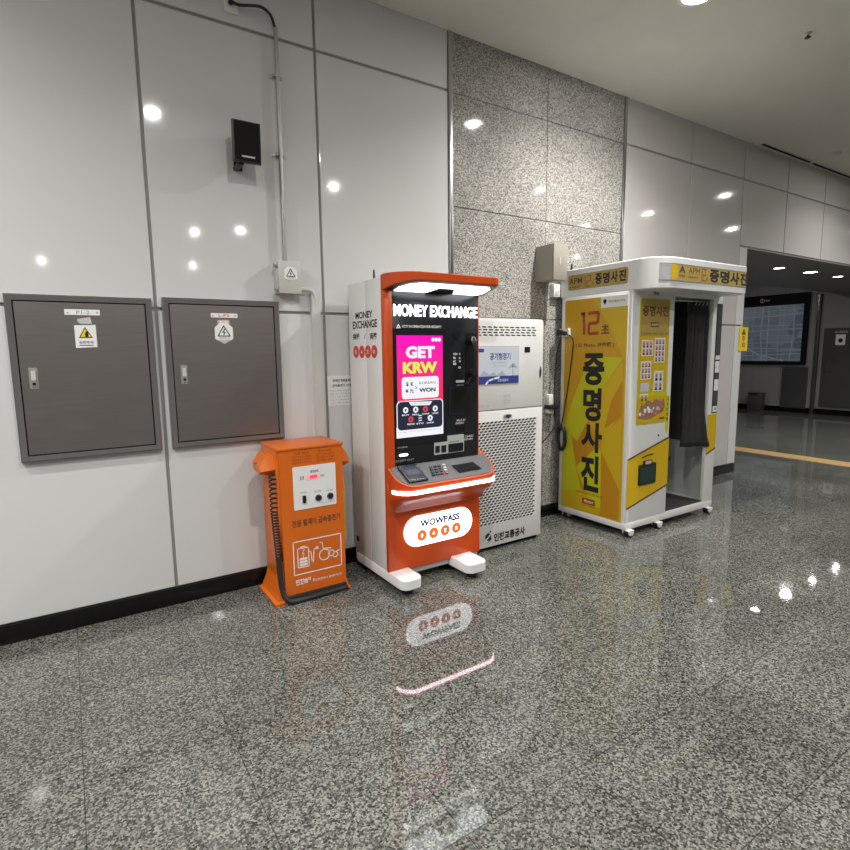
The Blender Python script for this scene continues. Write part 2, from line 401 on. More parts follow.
# ================================================================== LIGHTS
def area(x, y, z, size, power, col=(1, .98, .945), spread=PI):
    l = bpy.data.lights.new('downlight_lamp', 'AREA'); l.shape = 'DISK'; l.size = size; l.energy = power; l.color = col; l.spread = spread
    o = bpy.data.objects.new('downlight_lamp', l); COL.objects.link(o); o.location = (x, y, z); return o
P = 44
HALL = [(-3.9, -1.3, 1.5), (-1.4, -1.25, .9), (3.66, -1.19, 1.5), (8.55, -1.3, .8), (13.4, -1.3, .5), (-1.6, -2.5, .9), (.87, -2.55, .9), (5.9, -2.5, .7), (8.5, -2.6, .45), (11, -2.5, .45),
        (-.7, -4.2, .9), (3.3, -3.85, .9), (8.3, -3.75, .5), (-4, -4.5, 1), (2.2, -7.8, 1), (2.95, -7.3, 1), (10.8, -6.2, .6), (2.95, -12.1, 1), (-.3, -13, 1)]
for x, y, k in HALL:
    area(x, y, CZ-.012, .065, P*k*.48)                              # bare lamp
    area(x, y, CZ-.010, .10, P*k*.78, spread=math.radians(142))     # its reflector's beam
def downlight(x, y, z, r, label, grp):
    t = thing('downlight', (x, y, z), label, 'ceiling light', grp)
    MB().ring(under(z), x, -y, r*1.28, r, -.006, .008, 'ring').build('trim_ring', t)
    MB().disc(under(z), x, -y, r*1.02, -.004, .003, 'lamp').build('lens', t)
downlight(3.66, -1.19, CZ, .10, 'round recessed downlight in the high pale ceiling, the one cut by the top edge', None)
SOF = [(8.91, .635, 8, 'round soffit downlight nearest the pillar, left of the brightest one'),
       (9.85, .61, 55, 'brightest round downlight in the dark soffit, middle of the three in clear view'), (10.9, .634, 8, 'round soffit downlight farthest in, cut off nearest the right edge')]
for x, y, p, l in SOF:
    downlight(x, y, HZ-.012 if y < .3 else HZ, .07 if p < 50 else .095, l, 'soffit downlights'); (area(x, y, HZ-.02, .07 if p < 50 else .13, p*.4) if p else None)
for x, y in ((11.9, .65), (9, 3.4), (12.5, 3.2)): area(x, y, (HZ if y < 1.8 else 3.3)-.02, .07, 8)
w = bpy.data.worlds.new('world'); SC.world = w; w.use_nodes = True
w.node_tree.nodes['Background'].inputs[0].default_value = (.92, .96, 1, 1); w.node_tree.nodes['Background'].inputs[1].default_value = .14

# ceiling fittings
t = thing('sprinkler_head', (4.78, -1.366, CZ), 'small dark sprinkler head on the pale ceiling, upper right', 'sprinkler')
MB().lathe((4.78, -1.366, CZ), [(.022, 0), (.02, -.006), (.009, -.008), (.009, -.018)], 'lgrey').build('escutcheon', t)
MB().lathe((4.78, -1.366, CZ-.018), [(.006, 0), (.006, -.012), (.02, -.014), (.02, -.018)], 'black').build('deflector', t)
t = thing('ceiling_sensor', (7.92, -.379, CZ), 'tiny sensor on the ceiling near the long dark vent slots', 'sensor')
MB().lathe((7.92, -.379, CZ), [(.05, 0), (.045, -.015), (.02, -.03)], 'lgrey').build('sensor_dome', t)
for x0, x1, l in ((6.85, 8.02, 'long dark linear vent slot in the ceiling right above the pillar'), (8.1, 10.6, 'long dark linear vent slot in the ceiling running out at the right edge')):
    b = MB(); b.box(x0, x1, -.085, -.035, CZ-.004, CZ+.001, 'matte_black')
    for k in (0, 1): b.box(x0, x1, -.09+.05*k, -.08+.05*k, CZ-.008, CZ+.001, 'lgrey')
    tag(b.build('linear_vent', smooth=False), l, 'air vent', 'linear ceiling vents')

# ================================================================== METAL CABINETS ON THE WALL
W0 = front(0)
def metal_cabinet(x0, x1, z0, z1, label, hpx):
    t = thing('wall_cabinet', ((x0+x1)/2, 0, z0), label, 'wall cabinet', 'steel wall cabinets')
    fwd = .034; fb = .031
    b = MB(); fr = W0
    outer = [(x0, z0), (x1, z0), (x1, z1), (x0, z1)]; inner = [(x0+fb, z0+fb), (x1-fb, z0+fb), (x1-fb, z1-fb), (x0+fb, z1-fb)]
    mid = [(x0+.006, z0+.006), (x1-.006, z0+.006), (x1-.006, z1-.006), (x0+.006, z1-.006)]
    b.loft([[fr.p(*p, -.003) for p in outer], [fr.p(*p, fwd-.005) for p in outer], [fr.p(*p, fwd) for p in mid], [fr.p(*p, fwd-.004) for p in inner], [fr.p(*p, .004) for p in inner]], 'stain_frame', False, False)
    b.build('frame', t)
    b = MB(); b.box(x0+fb-.004, x1-fb+.004, -.006, -.002, z0+fb-.004, z1-fb+.004, 'matte_black'); b.build('backing', t, smooth=False)
    d = MB(); g = .005; d.box(x0+fb+g, x1-fb-g, -.027, -.006, z0+fb+g, z1-fb-g, 'stainless', .002, 1); door = d.build('door', t)
    D = front(-.027); hx, hz = D.at(*hpx)
    h = MB(); h.plate(D, hx-.019, hx+.019, hz-.055, hz+.055, 0, .003, 'taupe', .004); h.plate(D, hx-.013, hx+.013, hz-.045, hz+.045, .003, .007, 'grey_print', .003)
    h.plate(D, hx-.010, hx+.010, hz-.01, hz+.04, .007, .010, 'greybox', .003); h.disc(D, hx, hz-.028, .008, .007, .010, 'black'); h.build('handle', door)
    return t, door, D
t, door, D = metal_cabinet(-.236, .428, .958, 1.816, 'larger brushed steel wall cabinet on the far left with square white caution sticker', (33.7, 378.5))
n = MB(); n.pxplate(D, (64, 309), (100, 315.5), 0, .002, 'paper'); n.pxtext(D, 'P1-2', (76, 310.5), (89.5, 314.3), .002, 'grey_print')
for px in (67.7, 97): u, v = D.at(px, 312.7); n.disc(D, u, v, .004, .002, .004, 'grey_print', 10)
n.build('name_plate', door, smooth=False)
n = MB(); n.pxpoly(D, [(77, 319), (90, 317), (92, 324), (81, 324), (77.5, 322)], 0, .0012, 'lgrey'); lab(n.build('paper_scrap', door, smooth=False), 'torn strip of grey tape')
n = MB(); n.pxpoly(D, [(74, 325.3), (95.5, 325), (97.5, 347), (76, 348)], 0, .0015, 'paper')
n.pxpoly(D, [(84.8, 327), (93, 337.8), (78.8, 338)], .0015, .0022, 'ink'); n.pxpoly(D, [(84.9, 328.6), (91.5, 337), (80.3, 337.2)], .0022, .003, 'caution')
n.pxpoly(D, [(86, 331), (88.3, 332), (88.6, 336.8), (85.5, 337), (84.9, 334)], .003, .0036, 'ink')
n.pxtext(D, '감전주의', (79, 341), (93.5, 343.8), .0015, 'blue_print', .02); n.pxplate(D, (79.5, 344.9), (93.5, 345.7), .0015, .002, 'blue_print')
n.build('warning_sticker', door, smooth=False)
def hex_sticker(parent, D, cx, cy, w, h, name='warning_sticker'):
    n = MB(); u, v = cx, cy
    hx = [(u-w/2, v+h*.28), (u-w*.2, v+h*.5), (u+w*.2, v+h*.5), (u+w/2, v+h*.28), (u+w/2, v-h*.25), (u, v-h*.5), (u-w/2, v-h*.25)]
    n.prism(D, hx, 0, .0015, 'paper')
    n.stroke(D, [(u, v+h*.36), (u+w*.33, v-h*.12), (u-w*.33, v-h*.12)], w*.055, .0015, .002, 'ink', True)
    n.stroke(D, [(u+w*.05, v+h*.2), (u-w*.06, v+h*.06), (u+w*.06, v+h*.05), (u-w*.02, v-h*.06)], w*.05, .0015, .002, 'ink')
    n.text(D, '감전주의', u-w*.28, u+w*.28, v-h*.25, v-h*.17, .0015, 'grey_print', .02)
    n.prism(D, [(u-w*.46, v-h*.29), (u+w*.46, v-h*.29), (u, v-h*.49)], .0015, .0019, 'lgrey')
    return n.build(name, parent, smooth=False)
t, door, D = metal_cabinet(.483, 1.155, .958, 1.826, 'smaller-looking brushed steel wall cabinet right of the wall joint, with hexagonal sticker', (184.3, 374.6))
n = MB(); n.pxplate(D, (210.5, 313), (237.5, 318), 0, .002, 'paper'); n.pxtext(D, 'L-P5', (218.5, 314), (229, 317), .002, 'red_print')
for px in (212.6, 235.3): u, v = D.at(px, 315.8); n.disc(D, u, v, .004, .002, .004, 'grey_print', 10)
n.build('name_plate', door, smooth=False)
n = MB(); n.pxplate(D, (217.3, 319.8), (229.5, 324.2), 0, .0012, 'pink_print'); n.pxtext(D, '위험', (219, 320.6), (228, 323.6), .0012, 'paper', .03); lab(n.build('red_tag', door, smooth=False), 'small pale red tag')
u, v = D.at(224, 333.5); hex_sticker(door, D, u, v, .105, .125)

# ================================================================== SPEAKER, CONDUIT, BOX, SOCKET
t = thing('wall_speaker', (.97, -.09, 2.58), 'small black loudspeaker bracketed high on the pale wall', 'speaker')
SP = Frame((.97, -.17, 2.7), (1, 0, 0), (0, -.06, 1))
b = MB(); u0, u1, v0, v1 = -.08, .078, -.11, .11
def sp(d, i, tz=0): return [SP.p(u0+i, v0+i+tz, d), SP.p(u1-i, v0+i+tz, d), SP.p(u1-i, v1-i, d), SP.p(u0+i, v1-i, d)]
b.loft([sp(-.13, .03), sp(-.03, 0), sp(-.004, 0), sp(0, .004)], 'black'); b.build('cabinet', t)
b = MB(); b.plate(SP, u0+.008, u1-.008, v0+.008, v1-.008, -.002, .003, 'matte_black', .006); b.plate(SP, -.035, .04, v0+.025, v0+.034, .003, .0045, 'lgrey'); b.build('grille', t)
b = MB(); b.box(.925, .955, -.135, -.0, 2.582, 2.604, 'black', .004); b.box(.93, .98, -.012, .004, 2.585, 2.66, 'black', .003); b.build('bracket', t)

t = thing('electrical_box', (1.205, 0, 1.865), 'grey square electrical box with hexagonal warning sticker above a steel cabinet', 'electrical box')
b = MB(); b.box(1.14, 1.287, -.066, .004, 1.876, 2.071, 'greybox', .004); b.build('enclosure', t)
b = MB(); b.box(1.144, 1.291, -.082, -.067, 1.874, 2.073, 'greybox', .004); cv = b.build('cover', t)
for z in (1.9, 2.045):
    b = MB(); b.box(1.124, 1.144, -.078, -.05, z-.012, z+.012, 'pipe', .003); b.build('hinge', t)
D = front(-.082); u, v = D.at(290.7, 274.6); hex_sticker(cv, D, u, v, .082, .095)
t = thing('conduit_pipe', (1.212, 0, 2.07), 'thin metal conduit running straight up the wall from the grey electrical box', 'pipe')
b = MB(); b.tube([(1.209, -.03, 2.066), (1.214, -.03, 3.43)], .0125, 'pipe', 12); b.build('tube', t)
for z in (2.713, 3.164):
    b = MB(); b.box(1.168, 1.25, -.005, .002, z-.011, z+.011, 'pipe', .002); b.tube([(1.212-.02, -.03, z-.009), (1.212-.02, -.03, z+.009)], .008, 'pipe'); b.ring(top(z), 1.212, -.03, .018, .0126, -.011, .011, 'pipe'); b.box(1.196, 1.228, -.022, .0, z-.009, z+.009, 'pipe'); b.build('clamp', t)
t = thing('wall_socket', (.965, 0, 3.46), 'white socket plate at the top edge feeding a black cable', 'socket')
b = MB(); b.plate(W0, .922, 1.0, 3.447, 3.56, -.002, .014, 'white_gloss', .008); b.build('plate', t)
b = MB(); b.disc(W0, .96, 3.50, .022, .013, .016, 'lgrey'); b.disc(W0, .96, 3.50, .014, .016, .03, 'black'); b.build('outlet', t)
b = MB(); b.tube(spline([(.96, -.03, 3.50), (1.0, -.045, 3.485), (1.06, -.045, 3.50), (1.13, -.04, 3.515), (1.185, -.035, 3.49), (1.214, -.03, 3.42)]), .0085, 'rubber'); tag(b.build('black_cable'), 'short black cable curving from the white socket into the conduit top', 'cable')
t = thing('cable_trunking', (1.40, 0, .1), 'light grey cable trunking from the electrical box down behind the orange charger', 'trunking')
b = MB(); T = front(-.0)
b.plate(T, 1.372, 1.432, .105, 1.885, -.001, .036, 'trunk', .002); b.build('duct', t)
b = MB(); b.tube(spline([(1.284, -.03, 1.905), (1.33, -.03, 1.91), (1.375, -.03, 1.90), (1.398, -.025, 1.86), (1.40, -.022, 1.80)]), .014, 'trunk', 10); b.build('bend', t)
b = MB(); N0 = front(-.0); b.plate(N0, 1.477, 1.675, 1.142, 1.346, -.0005, .002, 'paper')
b.text(N0, '장애인 전동휠체어', 1.515, 1.66, 1.302, 1.324, .002, 'ink', .02); b.text(N0, '급속충전기 안내', 1.51, 1.65, 1.268, 1.29, .002, 'ink', .02)
for k in range(5): b.text(N0, '이용 시간 및 방법 안내' if k % 2 else '누구나 이용 가능합니다', 1.49, 1.655, 1.238-.021*k, 1.25-.021*k, .002, 'grey_print')
tag(b.build('paper_notice', smooth=False), 'white printed notice on the wall half hidden behind the tall kiosk', 'notice')

# ================================================================== ORANGE CHARGER
CY = -.385
t = thing('wheelchair_charger', (1.2, -.2, 0), 'waist-high orange wheelchair charging station against the wall', 'charging station')
b = MB(); b.box(.988, 1.398, -.345, -.055, .03, .935, 'orange', .006); b.build('body', t)
b = MB(); b.box(.984, 1.402, -.392, -.05, .934, .952, 'orange', .006); b.build('top_cover', t)
b = MB(); b.loft([[(x, y, z) for x, y in ((.998, yb), (1.394, yb), (1.394, yf), (.998, yf))] for z, yf, yb in ((.045, CY, -.34), (.934, CY, -.34))][::1], 'orange'); fp = b.build('front_panel', t)
C = front(CY)
b = MB(); b.loft([[(.988-w*1.3, -.06, z), (.988-w*1.3, -.36-f, z), (1.398+w*.5, -.36-f, z), (1.398+w*.5, -.06, z)][::-1] for z, w, f in ((.0, .045, .035), (.012, .045, .035), (.02, .03, .02), (.09, .006, -.005), (.13, 0, -.016))], 'orange'); b.build('base_flare', t)
def ear(x0, x1, name):
    s = 1 if x1 > x0 else -1
    prof = [(-.14, .905), (-.14, .80), (-.30, .79), (-.325, .82), (-.30, .905)]
    b = MB(); r0 = [(x0, y, z) for y, z in prof]; r1 = [(x0+s*.045, y, z-.005) for y, z in prof]
    r2 = [(x1, y*.96-.01, z) for y, z in ((-.15, .855), (-.15, .805), (-.28, .79), (-.31, .81), (-.285, .84))]
    if s < 0: b.loft([r0[::-1], r1[::-1], r2[::-1]][::1], 'orange')
    else: b.loft([r0, r1, r2], 'orange')
    b.disc(side((x0+x1)/2-.02), .22, .85, .006, 0, .03, 'dorange', 8) if s < 0 else None
    b.build(name, t)
ear(.991, .905, 'plug_holder'); ear(1.395, 1.48, 'plug_holder')
b = MB(); b.plate(C, 1.072, 1.345, .567, .830, 0, .003, 'paper', .006)
b.pxtext(C, '충전상태', (310, 470.3), (318, 472), .003, 'ink', .02)
u, v = C.at(312.5, 476.5); b.plate(C, u-.045, u+.045, v-.017, v+.017, .003, .005, 'indicator_glow', .012); b.plate(C, u-.02, u+.028, v-.010, v+.010, .005, .006, 'indicator', .006)
for du in (-.075, -.06): b.plate(C, u+du-.004, u+du+.004, v-.012, v+.012, .003, .004, 'grey_print', .002)
b.plate(C, u+.05, u+.075, v-.008, v+.008, .003, .004, 'lgrey', .003)
for px, s_ in ((303, '사용방법'), (317.5, '전원'), (329, '리셋')): a = C.at(px, 492.5 - (px-303)*.09); b.text(C, s_, a[0]-.022, a[0]+.022, a[1]-.005, a[1]+.005, .003, 'grey_print', .01)
b.pxtext(C, 'POWER CHARGER', (322, 502.6), (334.3, 501), .003, 'blue_print', .02)
pn = b.build('control_plate', fp, smooth=False); lab(pn, 'white control plate')
b = MB(); u, v = C.at(304, 499); b.plate(C, u-.010, u+.010, v-.022, v+.022, .003, .012, 'black', .002); b.build('switch', pn) if False else b.build('switch', fp)
for px, py in ((318, 497.5), (329.8, 495.5)):
    u, v = C.at(px, py); b = MB(); b.ring(C, u, v, .021, .015, .003, .010, 'steel'); b.disc(C, u, v, .0155, .003, .016, 'navy'); b.build('knob', fp)
b = MB(); b.text(C, '전동 휠체어 급속충전기', 1.055, 1.366, .462, .506, .0, 'brown', .03); b.build('title_lettering', fp, smooth=False)
for u0 in (1.075, 1.225):
    b = MB(); b.text(C, '사용 방법' if u0 < 1.2 else '주의 사항', u0+.01, u0+.10, .905, .917, 0, 'dorange', .02)
    for k in range(3): b.text(C, '충전기 연결 후 사용하세요', u0, u0+.118, .884-.018*k, .897-.018*k, 0, 'dorange', .01)
    b.build('instruction_print', fp, smooth=False)
b = MB(); u0, u1, v0, v1 = 1.056, 1.366, .164, .371; Wd = .0062
def st(pts, w=Wd*.8, closed=False): b.stroke(C, pts, w, 0, .0012, 'paper', closed)
st([(u0, v0), (u1, v0), (u1, v1), (u0, v1)], Wd, True)
x, z = u0+.025, v0+.042
st([(x, z), (x+.07, z), (x+.07, z+.12), (x, z+.12)], Wd, True); st([(x+.02, z+.128), (x+.05, z+.128)], Wd)
for k in range(3): b.plate(C, x+.01, x+.06, z+.008+.018*k, z+.022+.018*k, 0, .0012, 'paper', .003)
st([(x+.042, z+.11), (x+.03, z+.085), (x+.042, z+.085), (x+.032, z+.062)], Wd*.7)
st([(x+.078, z+.09), (x+.085, z+.09), (x+.09, z+.02), (x+.098, z+.02), (x+.105, z+.10), (x+.125, z+.102)], Wd*.9)
b.disc(C, x+.125, z+.103, .010, 0, .0012, 'paper', 12)
b.ring(C, x+.172, z+.05, .037, .031, 0, .0012, 'paper'); b.ring(C, x+.218, z+.05, .021, .016, 0, .0012, 'paper'); b.ring(C, x+.245, z+.036, .019, .014, 0, .0012, 'paper')
st([(x+.145, z+.135), (x+.16, z+.13), (x+.165, z+.09), (x+.215, z+.085)], Wd*.8); st([(x+.255, z+.055), (x+.272, z+.06)], Wd*.8)
lab(b.build('pictogram', fp, smooth=False), 'white framed pictogram of a battery plugged into a wheelchair')
b = MB(); b.text(C, '인천', 1.062, 1.112, .098, .135, 0, 'paper', .04); b.text(C, 'm', 1.116, 1.138, .100, .13, 0, 'paper', .05); b.text(C, '교통', 1.14, 1.158, .112, .135, 0, 'paper', .03); b.build('logo_print', fp, smooth=False)
b = MB(); b.text(C, 'f', 1.172, 1.182, .098, .12, 0, 'paper', .02); b.text(C, '인천광역시 장애인복지', 1.186, 1.36, .098, .114, 0, 'paper', .01); b.build('logo_print', fp, smooth=False)
# coiled black cord on the left front edge
def coil(x, y, z0, z1, r, turns, wire, m, name, tail=()):
    pts = [Vector((x+r*math.cos(2*PI*k/10), y+r*math.sin(2*PI*k/10), z0+(z1-z0)*k/(turns*10))) for k in range(turns*10+1)]
    b = MB(); b.tube(pts+list(tail), wire, m, 6); return b.build(name, t)
coil(.968, -.325, .79, .56, .019, 8, .005, 'rubber', 'coiled_cord', [])
pts = []
for k in range(17*10+1):
    s_ = k/170; x = .974+.008*s_; y = -.325-.035*s_; z = .56-.29*s_; r = .018
    pts.append(Vector((x+r*math.cos(2*PI*k/10)-.006, y+r*math.sin(2*PI*k/10), z)))
b = MB(); b.tube(pts, .0048, 'rubber', 6)
b.tube(spline([(.970, -.365, .29), (.970, -.375, .2), (.975, -.39, .10), (.995, -.415, .035), (1.05, -.42, .018), (1.2, -.415, .018), (1.39, -.408, .018)]), .0165, 'rubber', 10)
b.build('charging_cable', t)
pts = [Vector((1.42+.02*math.cos(2*PI*k/10), -.30+.02*math.sin(2*PI*k/10), .62-.32*k/220)) for k in range(221)]
b = MB(); b.tube([(1.425, -.28, .79), (1.44, -.29, .66)]+pts, .0048, 'yellow_cord', 6); lab(b.build('coiled_cord', t), 'yellow coiled cord')
b = MB(); b.box(1.0, 1.392, -.402, -.345, .0, .045, 'rubber', .006); b.build('bottom_bumper', t)

# ================================================================== MONEY EXCHANGE KIOSK
KX0, KX1, KY = 1.64, 2.387, -.50
t = thing('money_exchange_kiosk', (2.02, -.25, 0), 'tall orange and black money exchange kiosk with bright pink screen', 'kiosk')
b = MB(); b.box(KX0, KX1, -.27, -.02, .03, 1.958, 'white', .005); b.box(KX0, KX1-.003, -.485, -.271, .03, 1.957, 'white', .004); b.box(KX0+.01, KX1-.01, -.44, -.03, .02, .08, 'white', .004)
body = b.build('body', t)
S = side(KX0)
b = MB(); u, v = S.at(358, 538.5); b.disc(S, u, v, .022, -.002, .0015, 'matte_black', 16); b.build('vent_hole', body)
b = MB(); b.text(S, 'MONEY', .127, .372, 1.720, 1.765, 0, 'ink', .03); b.text(S, 'EXCHANGE', .082, .427, 1.657, 1.708, 0, 'ink', .03); b.build('side_lettering', body, smooth=False)
b = MB(); b.text(S, '换钱', .08, .178, 1.586, 1.628, 0, 'ink', .03); b.build('side_lettering', body, smooth=False)
b = MB(); b.text(S, '/', .24, .27, 1.588, 1.625, 0, 'grey_print', .01); b.build('side_lettering', body, smooth=False)
b = MB(); b.text(S, '両替', .328, .422, 1.582, 1.624, 0, 'ink', .03); b.build('side_lettering', body, smooth=False)
def flower(b, fr, u, v, ru, rv, m1, m2, k, d=0):
    b.disc(fr, u, v, ru, d, d+.0015, m1, 24, rv)
    kk = .72; sh = [[(-.12, .5), (.12, .5), (.3, 0), (.12, -.5), (-.12, -.5), (-.3, 0)], [(0, .5), (.4, -.35), (.13, -.2), (0, -.45), (-.13, -.2), (-.4, -.35)], [(-.35, .45), (.35, .45), (.12, 0), (.3, -.45), (-.3, -.45), (-.12, 0)], [(-.4, 0), (0, .5), (.4, .1), (.1, .05), (.35, -.4), (-.2, -.45)]][k % 4]
    b.prism(fr, [(u+x*ru*kk, v+y*rv*kk) for x, y in sh], d+.0015, d+.002, m2)
for k in range(4):
    b = MB(); flower(b, S, .121+.087*k, 1.506, .040, .041, 'red', 'white', k); b.build('red_badge', body, smooth=False)
# feet
for x0, x1, yf in ((1.636, 1.79, -.695), (2.13, 2.30, -.715)):
    b = MB(); r = .05
    pl = [(x0, -.05), (x0, yf+r)]+[(x0+r-r*math.cos(a), yf+r-r*math.sin(a)) for a in [k*PI/12 for k in range(1, 7)]]
    pl += [(x1-r+r*math.sin(a), yf+r-r*math.cos(a)) for a in [k*PI/12 for k in range(0, 7)]]+[(x1, -.05)]
    def ins(P, e): cx, cy = (x0+x1)/2, -.33; return [(cx+(x-cx)*(1-e/.09), cy+(y-cy)*(1-e/.3)) for x, y in P]
    b.loft([[(x, y, z) for x, y in ins(pl, e)][::-1] for z, e in ((.020, .006), (.026, .0), (.082, 0), (.088, .004), (.090, .012))][::1], 'white_gloss')
    ft = b.build('foot', t)
    b = MB(); b.lathe(((x0+x1)/2, yf+.08, 0), [(.035, -.0259), (.035, -.012), (.028, -.01), (.028, .024)], 'rubber'); b.build('glide', ft)
# orange front shell
b = MB(); b.box(KX0-.002, 1.70, -.515, -.48, .07, 1.874, 'kiosk_orange', .006); b.box(2.370, KX1, -.500, -.48, .07, 1.874, 'kiosk_orange', .004); b.build('front_frame', t)
b = MB(); b.loft([[(1.655, y, z), (2.383, y, z), (2.383, -.47, z), (1.655, -.47, z)][::-1] for z, y in ((.072, -.505), (.078, -.512), (.43, -.512), (.47, -.506), (.51, -.498), (.62, -.498))], 'kiosk_orange'); b.build('lower_panel', t)
def plan(e, R, x0=1.646, x1=2.436, yb=-.47, ins=0, RR=None):
    x0 += ins; x1 -= ins; R = max(min(R, (e+yb)-.001), .002); RR = R if RR is None else RR; P = [(x0, yb)]
    P += [(x0+R-R*math.cos(a), -e+R-R*math.sin(a)) for a in [k*PI/16 for k in range(0, 9)]]
    P += [(x1-RR+RR*math.sin(a), -e+RR-RR*math.cos(a)) for a in [k*PI/16 for k in range(0, 9)]]+[(x1, yb)]
    return P
def top_z(y): return .672+(y+.672)*(.108/.172)
rings = [[(x, y, z) for x, y in plan(e, .11)] for z, e in ((.47, .505), (.50, .525), (.535, .575), (.565, .625), (.59, .657), (.605, .668), (.655, .674))]
rings += [[(x, y, min(top_z(y), .80)) for x, y in plan(.674, .11)], [(x, y, min(top_z(y), .80)) for x, y in plan(.668, .104, ins=.008)]]
b = MB(); b.loft([r[::-1] for r in rings][::1], 'kiosk_orange'); sh = b.build('shelf_housing', t)
b = MB(); b.loft([[(x, y, min(top_z(y), .80)+dz) for x, y in plan(.662, .1, ins=.012, yb=-.50)][::-1] for dz in (-.004, .003)], 'shelf_grey'); shelf = b.build('shelf_top', sh)
lo = [(x, y) for x, y in plan(.682, .114, x0=1.642, x1=2.440)][1:-1]; li = [(x, y) for x, y in plan(.668, .105, x0=1.656, x1=2.426)][1:-1]
b = MB(); nn = len(lo); vs = [(x, y, .623) for x, y in lo]+[(x, y, .644) for x, y in lo]+[(x, y, .623) for x, y in li]+[(x, y, .644) for x, y in li]
fs = []
for k in range(nn-1): fs += [(k, k+1, nn+k+1, nn+k), (nn+k, nn+k+1, 3*nn+k+1, 3*nn+k), (2*nn+k, 3*nn+k, 3*nn+k+1, 2*nn+k+1), (k, 2*nn+k, 2*nn+k+1, k+1)]
b.add(vs, fs, 'led'); b.build('led_bar', sh)
SH = Frame((0, -.672, .675), (1, 0, 0), (0, .172, .108))
b = MB()
def quad(pts, m, d0, d1): b.prism(SH, [SH.at(*p) for p in pts], d0, d1, m)
quad([(397, 467.5), (416, 465.3), (428, 480.5), (409.5, 483.5)], 'kiosk_black', .0, .012); quad([(400, 469), (415.3, 467.3), (424, 478), (409, 480)], 'navy', .012, .0135)
quad([(404, 472), (416, 470.5), (420, 475), (408, 476.7)], 's_dark', .0135, .0145); b.pxtext(SH, 'ID CARD', (412, 481.5), (425.5, 479.8), .0135, 'lgrey', .02)
b.build('document_scanner', t)
b = MB()
for r in range(4):
    for c_ in range(4):
        u, v = SH.at(430.5+c_*4.3+r*1.0, 467.6+r*2.6-c_*.75); b.plate(SH, u-.011, u+.011, v-.007, v+.007, .002, .008, 'black' if c_ < 3 else ['red', 'caution', 'lgrey', 'lgrey'][0 if r == 3 else 2], .003)
b.build('keypad', t)
b = MB(); quad([(451.5, 466), (472.5, 462.5), (481.5, 469), (459.5, 473)], 'matte_black', .003, .006); quad([(456, 467.3), (471, 464.8), (477, 468.7), (461.5, 471.3)], 'gloss_black', .006, .008)
b.pxtext(SH, 'BANKNOTE RETURN', (451.5, 465), (472, 462), .003, 'lgrey', .02); b.build('cash_tray', t)
# black upper front
FP = front(-.508)
b = MB(); b.box(1.699, 2.374, -.508, -.48, .77, 1.876, 'kiosk_black', .003); panelo = b.build('front_panel', t)
b = MB(); b.pxplate(FP, (392.5, 328.5), (447, 441), 0, .004, 'gloss_black', .004); bez = b.build('screen_bezel', t)
SS = front(-.512)
b = MB(); b.pxplate(SS, (396.3, 335.3), (443.2, 431.5), 0, .0012, 's_mag'); e = .0012
b.pxtext(SS, 'GET', (405.8, 358.6), (434.6, 346), e, 's_white', .05); b.pxtext(SS, 'KRW', (402.8, 373.8), (437, 361.5), e, 's_lime', .05)
for k in range(3): u, v = SS.at(432.8+3.2*k, 339.6); b.disc(SS, u, v, .0125, e, e+.0006, 's_white')
b.pxplate(SS, (401.5, 377.4), (438.6, 397), e, e+.0006, 's_white', .02); e2 = e+.0006
b.pxtext(SS, '$', (405.8, 386.5), (408.3, 382), e2, 's_blk', .03); b.pxtext(SS, '€', (410, 386), (413, 382), e2, 's_blk', .03)
b.pxtext(SS, '¥', (405.3, 393), (408.3, 389), e2, 's_blk', .03); b.pxtext(SS, '元', (409.5, 393.3), (413.5, 388.8), e2, 's_blk', .02); b.pxtext(SS, '>', (415, 389.3), (417, 386), e2, 's_blk', .01)
b.pxtext(SS, 'KOREAN', (419, 384.2), (435.2, 381), e2, 's_blk', .0); b.pxtext(SS, 'WON', (419, 392.3), (435.3, 387.2), e2, 's_blk', .04)
b.pxplate(SS, (396.3, 401.5), (443.2, 427.3), e, e+.0004, 's_white', .028); b.pxplate(SS, (397.2, 402.3), (442.3, 426.3), e+.0004, e2+.0003, 's_dark', .026)
e3 = e2+.0003
b.pxpoly(SS, [(408.5, 402), (432, 401.2), (429.5, 405), (411, 405.6)], e3, e3+.0004, 's_white'); b.pxtext(SS, 'EASY EXCHANGE', (412, 404.5), (428.5, 402.6), e3+.0004, 's_blk', .01)
for k, (px, py, m) in enumerate(((405.5, 410.2, 's_white'), (415.5, 409.6, 's_white'), (425.3, 409, 's_red'), (435, 408.4, 's_white'), (410.7, 419.3, 's_red'), (420, 418.6, 's_white'), (430, 417.8, 's_white'))):
    u, v = SS.at(px, py)
    if k == 5:
        for dz in (-.012, .004, .02): b.plate(SS, u-.012, u+.012, v+dz-.003, v+dz+.003, e3, e3+.0005, 's_white')
    else: b.disc(SS, u, v, .0195, e3, e3+.0005, m); b.plate(SS, u-.006, u+.006, v-.008, v+.008, e3+.0005, e3+.0008, 's_dark', .003)
    b.text(SS, ['BUY', 'SELL', 'WOWPASS', 'T-MONEY', 'PREPAID', 'ETC', 'GUIDE'][k], u-.028, u+.028, v-.036, v-.026, e3, 's_white', .02)
b.pxplate(SS, (396.3, 427.8), (443.2, 433.5), e, e2, 's_white'); b.pxtext(SS, 'Foreign currency exchange service', (398, 432), (441, 429.2), e2, 'lgrey')
lab(b.build('screen', bez, smooth=False), 'lit magenta screen with GET KRW lettering')
u0 = FP.at(391, 307)[0]+.014; u1 = FP.at(476.8, 311)[0]-.002
b = MB()
for th in (.004, .009): b.text(FP, 'MONEY EXCHANGE', u0, u1, 1.722, 1.794, 0, 'letters', .018, thick=th)
